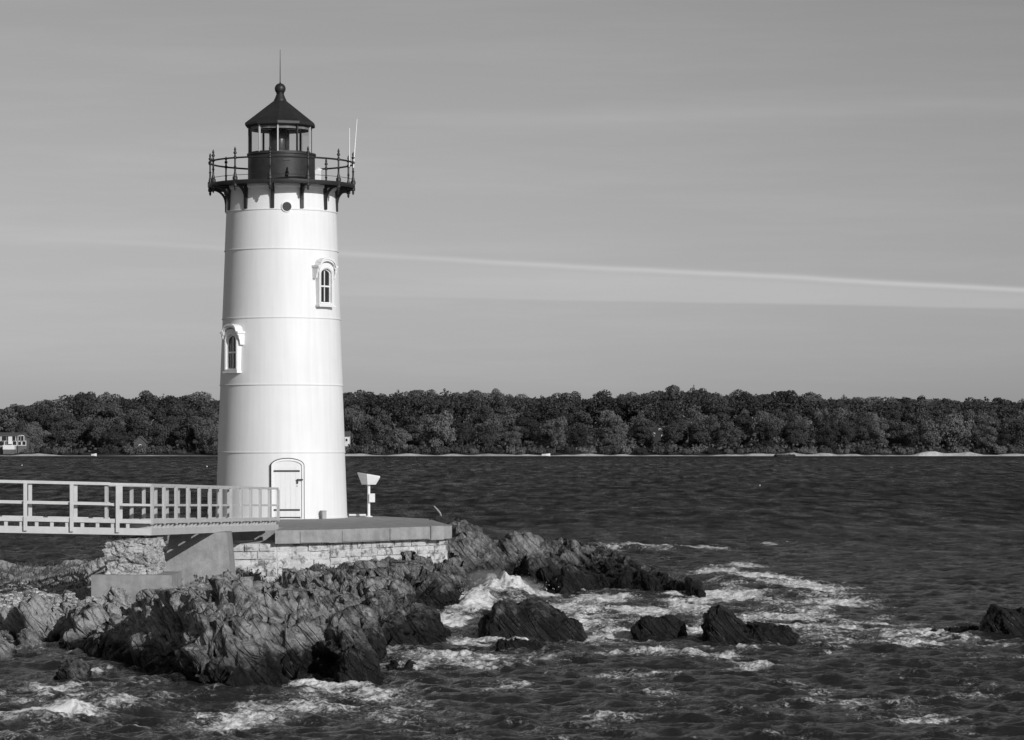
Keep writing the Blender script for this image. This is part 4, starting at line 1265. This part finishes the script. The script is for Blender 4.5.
# undergrowth filling between the trunks
r2 = np.random.default_rng(8); n = 40000
ux = r2.uniform(-330, 330, n); uy = r2.uniform(1157, 1400, n); uz = hill_z(ux, uy) + r2.uniform(0, 3.2, n)
c = np.stack([ux, uy, uz], 1); nrm = r2.normal(size=(n,3)); a = np.cross(nrm, r2.normal(size=(n,3))); a /= np.linalg.norm(a, axis=1, keepdims=True); nrm /= np.linalg.norm(nrm, axis=1, keepdims=True); b = np.cross(nrm, a)
v = np.stack([c-a*.7, c-b*.5, c+a*.7, c+b*.5], 1).reshape(-1, 3)
me = bpy.data.meshes.new('undergrowth'); me.from_pydata(v.tolist(), [], np.arange(4*n).reshape(n, 4).tolist()); me.materials.append(M['leaf_dark'])
ug = bpy.data.objects.new('undergrowth', me); COL.objects.link(ug); tag(ug, kind='stuff')

n = 60000
n = 84000; ux = r2.uniform(-345, 345, n); uy = r2.uniform(1290, 1420, n)
upx = 512+ux/uy*F; ut = CAMZ + (HOR-np.interp(upx, [a for a, b in SKY], [b for a, b in SKY]))/F*uy
bump_ = 2.2*gnoise(np.stack([ux/8, uy/8, uy*0], 1), 5)
uz = np.maximum(hill_z(ux, uy)+1, ut-2.6+bump_-np.abs(r2.normal(size=n))*4.0)
c = np.stack([ux, uy, uz], 1); nrm = r2.normal(size=(n,3)); a = np.cross(nrm, r2.normal(size=(n,3))); a /= np.linalg.norm(a, axis=1, keepdims=True); nrm /= np.linalg.norm(nrm, axis=1, keepdims=True); b = np.cross(nrm, a)
v = np.stack([c-a*.6, c-b*.45, c+a*.6, c+b*.45], 1).reshape(-1, 3)
me = bpy.data.meshes.new('wood'); me.from_pydata(v.tolist(), [], np.arange(4*n).reshape(n, 4).tolist()); me.materials.append(M['leaf_dark'])
wdm = bpy.data.objects.new('wood', me); COL.objects.link(wdm); tag(wdm, kind='stuff')

# houses
def house(xpx0, xpx1, ybase, yeave, yroof, D, depth, label, wallm, wins, gable_front=False, name='house'):
    x0 = (xpx0-512)/F*D; x1 = (xpx1-512)/F*D
    zb = CAMZ-(ybase-HOR)/F*D; ze = CAMZ-(yeave-HOR)/F*D; zr = CAMZ-(yroof-HOR)/F*D
    h = empty(name, ((x0+x1)/2, D+depth/2, zb), label, 'house')
    wl = MB().box(x0, x1, D, D+depth, zb-2, ze)
    xm = (x0+x1)/2
    if gable_front: wl.prism(O0, xv, zv, -yv, [(x0, ze+.002), (x1, ze+.002), (xm, zr-.1)], -(D+depth), -D)
    wl.build('wall', wallm, h)
    rf = MB()
    if gable_front:
        for s0, s1 in ((x0-.4, xm), (x1+.4, xm)):
            rf.prism(O0, xv, zv, -yv, [(s0, ze-.25), (s1, zr), (s1, zr+.25), (s0, ze)], -(D+depth+.4), -(D-.4))
    else:
        for d0, d1 in ((D-.4, D+depth/2), (D+depth+.4, D+depth/2)):
            rf.prism(O0, yv, zv, xv, [(d0, ze-.15), (d1, zr), (d1, zr+.25), (d0, ze+.1)], x0-.4, x1+.4)
    rf.build('roof', M['roofing'], h)
    for (wx, wy, ww, wh) in wins:
        cx = (wx-512)/F*D; cz = CAMZ-(wy-HOR)/F*D
        o_ = Vector((cx, D, cz)); f_ = lambda q: [(-q[0], -q[1]), (q[0], -q[1]), (q[0], q[1]), (-q[0], q[1])]
        w_ = MB().ring_prism(o_, xv, zv, -yv, f_((ww/2, wh/2)), f_((ww/2-.22, wh/2-.22)), .0, .12).build('window', M['housewhite'], h)
        MB().prism(o_, xv, zv, -yv, f_((ww/2-.22, wh/2-.22)), .005, .05).build('pane', M['sash_glass'], w_)
    return h
h1 = house(-16, 17.5, 455, 435.8, 433, 1158, 9, 'white-trimmed two-storey house at the left edge of the far shore', M['shingle'],
      [(-8,438.5,2,2.2),(-2,438.5,2,2.2),(4,438.5,2.2,2.2),(9,438.5,2.0,2.2),(13.7,438.5,1.8,2.2),(1.5,443.5,2.4,2.2),(14.5,443.5,1.8,2)])
w0 = world_loc(h1)
pxm = lambda x: (x-512)/F*1155
zz_ = lambda y: CAMZ-(y-HOR)/F*1155
MB().box(pxm(3), pxm(14.5), 1154.6, 1157.9, zz_(449.5), zz_(445)).build('porch', M['housewhite'], h1)
MB().box(pxm(3.2), pxm(14.3), 1154.8, 1157.9, -.5, zz_(449.5)-.01).build('lattice', M['shingle'], h1)
MB().box(pxm(7.3), pxm(11), 1157.2, 1157.96, zz_(444), zz_(436.5)).build('bay', M['housewhite'], h1)
house(17.8, 26.5, 456, 436.5, 433.2, 1157.5, 9, 'narrow gabled wing with white windows at the right end of the shore house', M['shingle'],
      [(19.4,438.6,1.3,2.4),(22.3,438.4,1.5,2.4),(19.6,443.2,1.6,1.9),(24,443.2,1.7,1.9)], True)
house(134, 146, 455, 442.5, 436.5, 1160, 5, 'small dull gabled cottage on the far shore between house and lighthouse', M['bark'], [(140,446,1.0,1.4)], True, 'cottage')
house(340, 349.5, 455, 436, 432, 1163, 7, 'pale cottage on the far shore showing past the right edge of the lighthouse', M['housewhite'], [(346.5,440,1.2,1.4)], False, 'cottage')
house(651, 664, 448, 431, 425, 1176, 8, 'half hidden house with bright windows among trees right of the middle', M['hill'],
      [(654,434.5,.9,1.4),(660,429.5,1.0,1.0),(662.5,436,.9,.9)], True)
house(690, 699, 448, 430, 424.5, 1176, 8, 'half hidden gabled house among trees just right of the other hidden house', M['hill'],
      [(692.6,430,1.0,.9),(697.2,432.5,.8,1.1),(693.5,436.5,.8,.8)], True)

# islet, boats and buoys far out
rock('islet', (785-512)/F*1060, 1060, -.3, 8.2, 4, 1.35, 61, 'small dark rocky islet off the far beach right of the middle', 'islet', s=1.6, n=60)
for k, (x, y, lab) in enumerate(((207, 467, 'tiny white buoy on the water just left of the tower'), (760, 486, 'tiny pale buoy on open water right of the middle'), (22, 466, 'tiny pale buoy near the left edge below the house'))):
    D = WD(y); X_ = (x-512)/F*D
    s_ = D/1150
    b_ = MB().lathe(Vector((X_, D, 0)), [(.02,-.25*s_),(.22*s_,-.1*s_),(.28*s_,.12*s_),(.2*s_,.34*s_),(.06*s_,.42*s_),(.05*s_,.6*s_),(0,.62*s_)], 14)
    tag(b_.build('mooring_buoy', M['fitting'], smooth=True), lab, 'buoy')
def boat(x, D, L, lab):
    X_ = (x-512)/F*D; m_ = empty('dinghy', (X_, D, .1), lab, 'boat')
    hb_ = MB(); secs_ = []
    for k in range(7):
        t_ = k/6; wdt = .75*math.sin(math.pi*min(.5+.5*t_, 1))**.6 + .02 if t_ > .5 else .75*(.8+.4*t_)
        wdt = min(wdt, .8) if k < 6 else .03
        xx_ = (t_-.5)*L
        secs_.append([(xx_, -wdt, .75+.25*t_*t_), (xx_, -wdt*.7, .05), (xx_, 0, -.12), (xx_, wdt*.7, .05), (xx_, wdt, .75+.25*t_*t_)])
    vs = [Vector((X_, D, .1))+Vector(p) for s_ in secs_ for p in s_]; fs = []
    for i in range(6):
        for j in range(4): fs.append((i*5+j, i*5+j+1, (i+1)*5+j+1, (i+1)*5+j))
    fs.append((0,1,2,3,4)); hb_.add(vs, fs); hb_.build('hull', M['fitting'], m_)
    th = MB()
    for q in (-.2, .15): th.frame_box(Vector((X_, D, .1)), xv, yv, zv, q*L-.15, q*L+.15, -.6, .6, .5, .56)
    th.build('thwart', M['plank'], m_)
boat(94, 1128, 2.0, 'small white dinghy near the far shore left of the lighthouse')
boat(546, 1128, 3.2, 'small white dinghy by the far beach right of middle')

# ------------------------------------------------------------------ light
SUN_AZ, SUN_EL = 35.0, 23.0                    # degrees right of straight behind the camera
to_sun = Vector((math.sin(R(SUN_AZ))*math.cos(R(SUN_EL)), -math.cos(R(SUN_AZ))*math.cos(R(SUN_EL)), math.sin(R(SUN_EL))))
sd_ = bpy.data.lights.new('sun', 'SUN'); sd_.energy = 3.3; sd_.angle = R(.5); sd_.color = (1, 1, 1)
so = bpy.data.objects.new('sun', sd_); COL.objects.link(so); so.location = (60, -80, 60)
so.rotation_euler = to_sun.to_track_quat('Z', 'Y').to_euler()

wd_ = bpy.data.worlds.new('World'); scene.world = wd_; wd_.use_nodes = True
nt = wd_.node_tree
class WN(NT):
    def __init__(s, tree): s.t = tree
w = WN(nt)
bg = nt.nodes['Background']
sky = w.n('ShaderNodeTexSky'); sky.sky_type = 'NISHITA'; sky.sun_disc = False
sky.sun_elevation = R(SUN_EL); sky.sun_rotation = R(180-SUN_AZ); sky.altitude = 0; sky.air_density = 1.0; sky.dust_density = .6; sky.ozone_density = 1.0
dot = w.n('ShaderNodeVectorMath', operation='DOT_PRODUCT'); dot.inputs[1].default_value = (.5, .38, .12)   # panchromatic film behind a yellow filter
w.l(sky.outputs[0], dot.inputs[0]); lum = dot.outputs['Value']
tc = w.n('ShaderNodeTexCoord'); sep = w.n('ShaderNodeSeparateXYZ'); w.l(tc.outputs['Generated'], sep.inputs[0])
ysafe = w.math('MAXIMUM', sep.outputs['Y'], .05)
U = w.math('DIVIDE', sep.outputs['X'], ysafe); Vv = w.math('DIVIDE', sep.outputs['Z'], ysafe)
comb = w.n('ShaderNodeCombineXYZ'); w.l(U, comb.inputs[0]); w.l(Vv, comb.inputs[1])
def wnoise(sx, sy, scale, detail=4, rough=.55):
    mp = w.n('ShaderNodeMapping'); mp.inputs['Scale'].default_value = (sx, sy, 1); w.l(comb.outputs[0], mp.inputs['Vector'])
    return w.noise(scale, detail, rough, mp.outputs[0])
# vapour trail, thin veils of cirrus
def streak(u0, v0, slope, curve, width, gain, ufade0, ufade1, wob=.0015):
    du_ = w.math('SUBTRACT', U, u0)
    vc = w.math('ADD', w.math('MULTIPLY', du_, slope), w.math('MULTIPLY', w.math('MULTIPLY', du_, du_), curve))
    vc = w.math('ADD', vc, w.math('MULTIPLY', w.math('SUBTRACT', wnoise(6, 1, 3), .5), wob))
    dv_ = w.math('DIVIDE', w.math('SUBTRACT', w.math('SUBTRACT', Vv, v0), vc), width)
    g_ = w.math('POWER', 2.718, w.math('MULTIPLY', w.math('MULTIPLY', dv_, dv_), -1))
    fd = w.math('DIVIDE', w.math('SUBTRACT', U, ufade0), ufade1-ufade0, clamp=True)
    return w.math('MULTIPLY', w.math('MULTIPLY', g_, fd), gain)
s1 = streak(0, .0604, -.052, -.004, .0009, .36, -.17, .15)
s2 = streak(0, .0560, -.040, -.02, 0.0050, .03, -.10, .12, .004)
s3 = streak(0, .1085, .03, .0, .0030, .06, -.05, .04, .006)
s4 = streak(-.1, .068, -.03, 0, .0035, .05, .06, -.2, .006)
veil = w.math('MULTIPLY', w.math('SUBTRACT', wnoise(5, 60, 1.2, 8, .68), .45, clamp=True), .28)
vlo = w.math('ADD', w.math('MULTIPLY', w.math('SUBTRACT', U, .0317), -.0187), .0473)
vlo = w.math('ADD', vlo, w.math('MULTIPLY', w.math('SUBTRACT', wnoise(8, 1, 2), .5), .0012))
vhi = w.math('ADD', w.math('MULTIPLY', U, -.052), .0610)
bd_ = w.math('MULTIPLY', w.math('DIVIDE', w.math('SUBTRACT', Vv, vlo), .0009, clamp=True), w.math('DIVIDE', w.math('SUBTRACT', vhi, Vv), .0030, clamp=True))
bd_ = w.math('MULTIPLY', bd_, w.math('DIVIDE', w.math('SUBTRACT', U, -.09), .18, clamp=True))
s2 = w.math('ADD', s2, w.math('MULTIPLY', bd_, .17))
add = w.math('ADD', w.math('ADD', w.math('ADD', s1, s2), w.math('ADD', s3, s4)), veil)
hz = w.math('SUBTRACT', 1.0, w.math('MULTIPLY', w.math('POWER', 2.718, w.math('MULTIPLY', w.math('ABSOLUTE', sep.outputs['Z']), -32)), .20))
sd2 = w.math('SUBTRACT', 1.0, w.math('MULTIPLY', w.math('MAXIMUM', w.math('MINIMUM', U, .4), 0), .40))
tot = w.math('MULTIPLY', w.math('MULTIPLY', lum, w.math('MULTIPLY', hz, sd2)), w.math('ADD', add, 1.0))
cmb = w.n('ShaderNodeCombineColor')
for k in range(3): w.l(tot, cmb.inputs[k])
w.l(cmb.outputs[0], bg.inputs['Color'])
bg.inputs['Strength'].default_value = .065

scene.view_settings.view_transform = 'Standard'
scene.view_settings.look = 'None'
scene.view_settings.exposure = 0.0
scene.view_settings.gamma = 1.0
scene.render.engine = 'CYCLES'
scene.cycles.max_bounces = 6
scene.cycles.filter_width = 1.5
scene.render.resolution_x = 1024; scene.render.resolution_y = 740
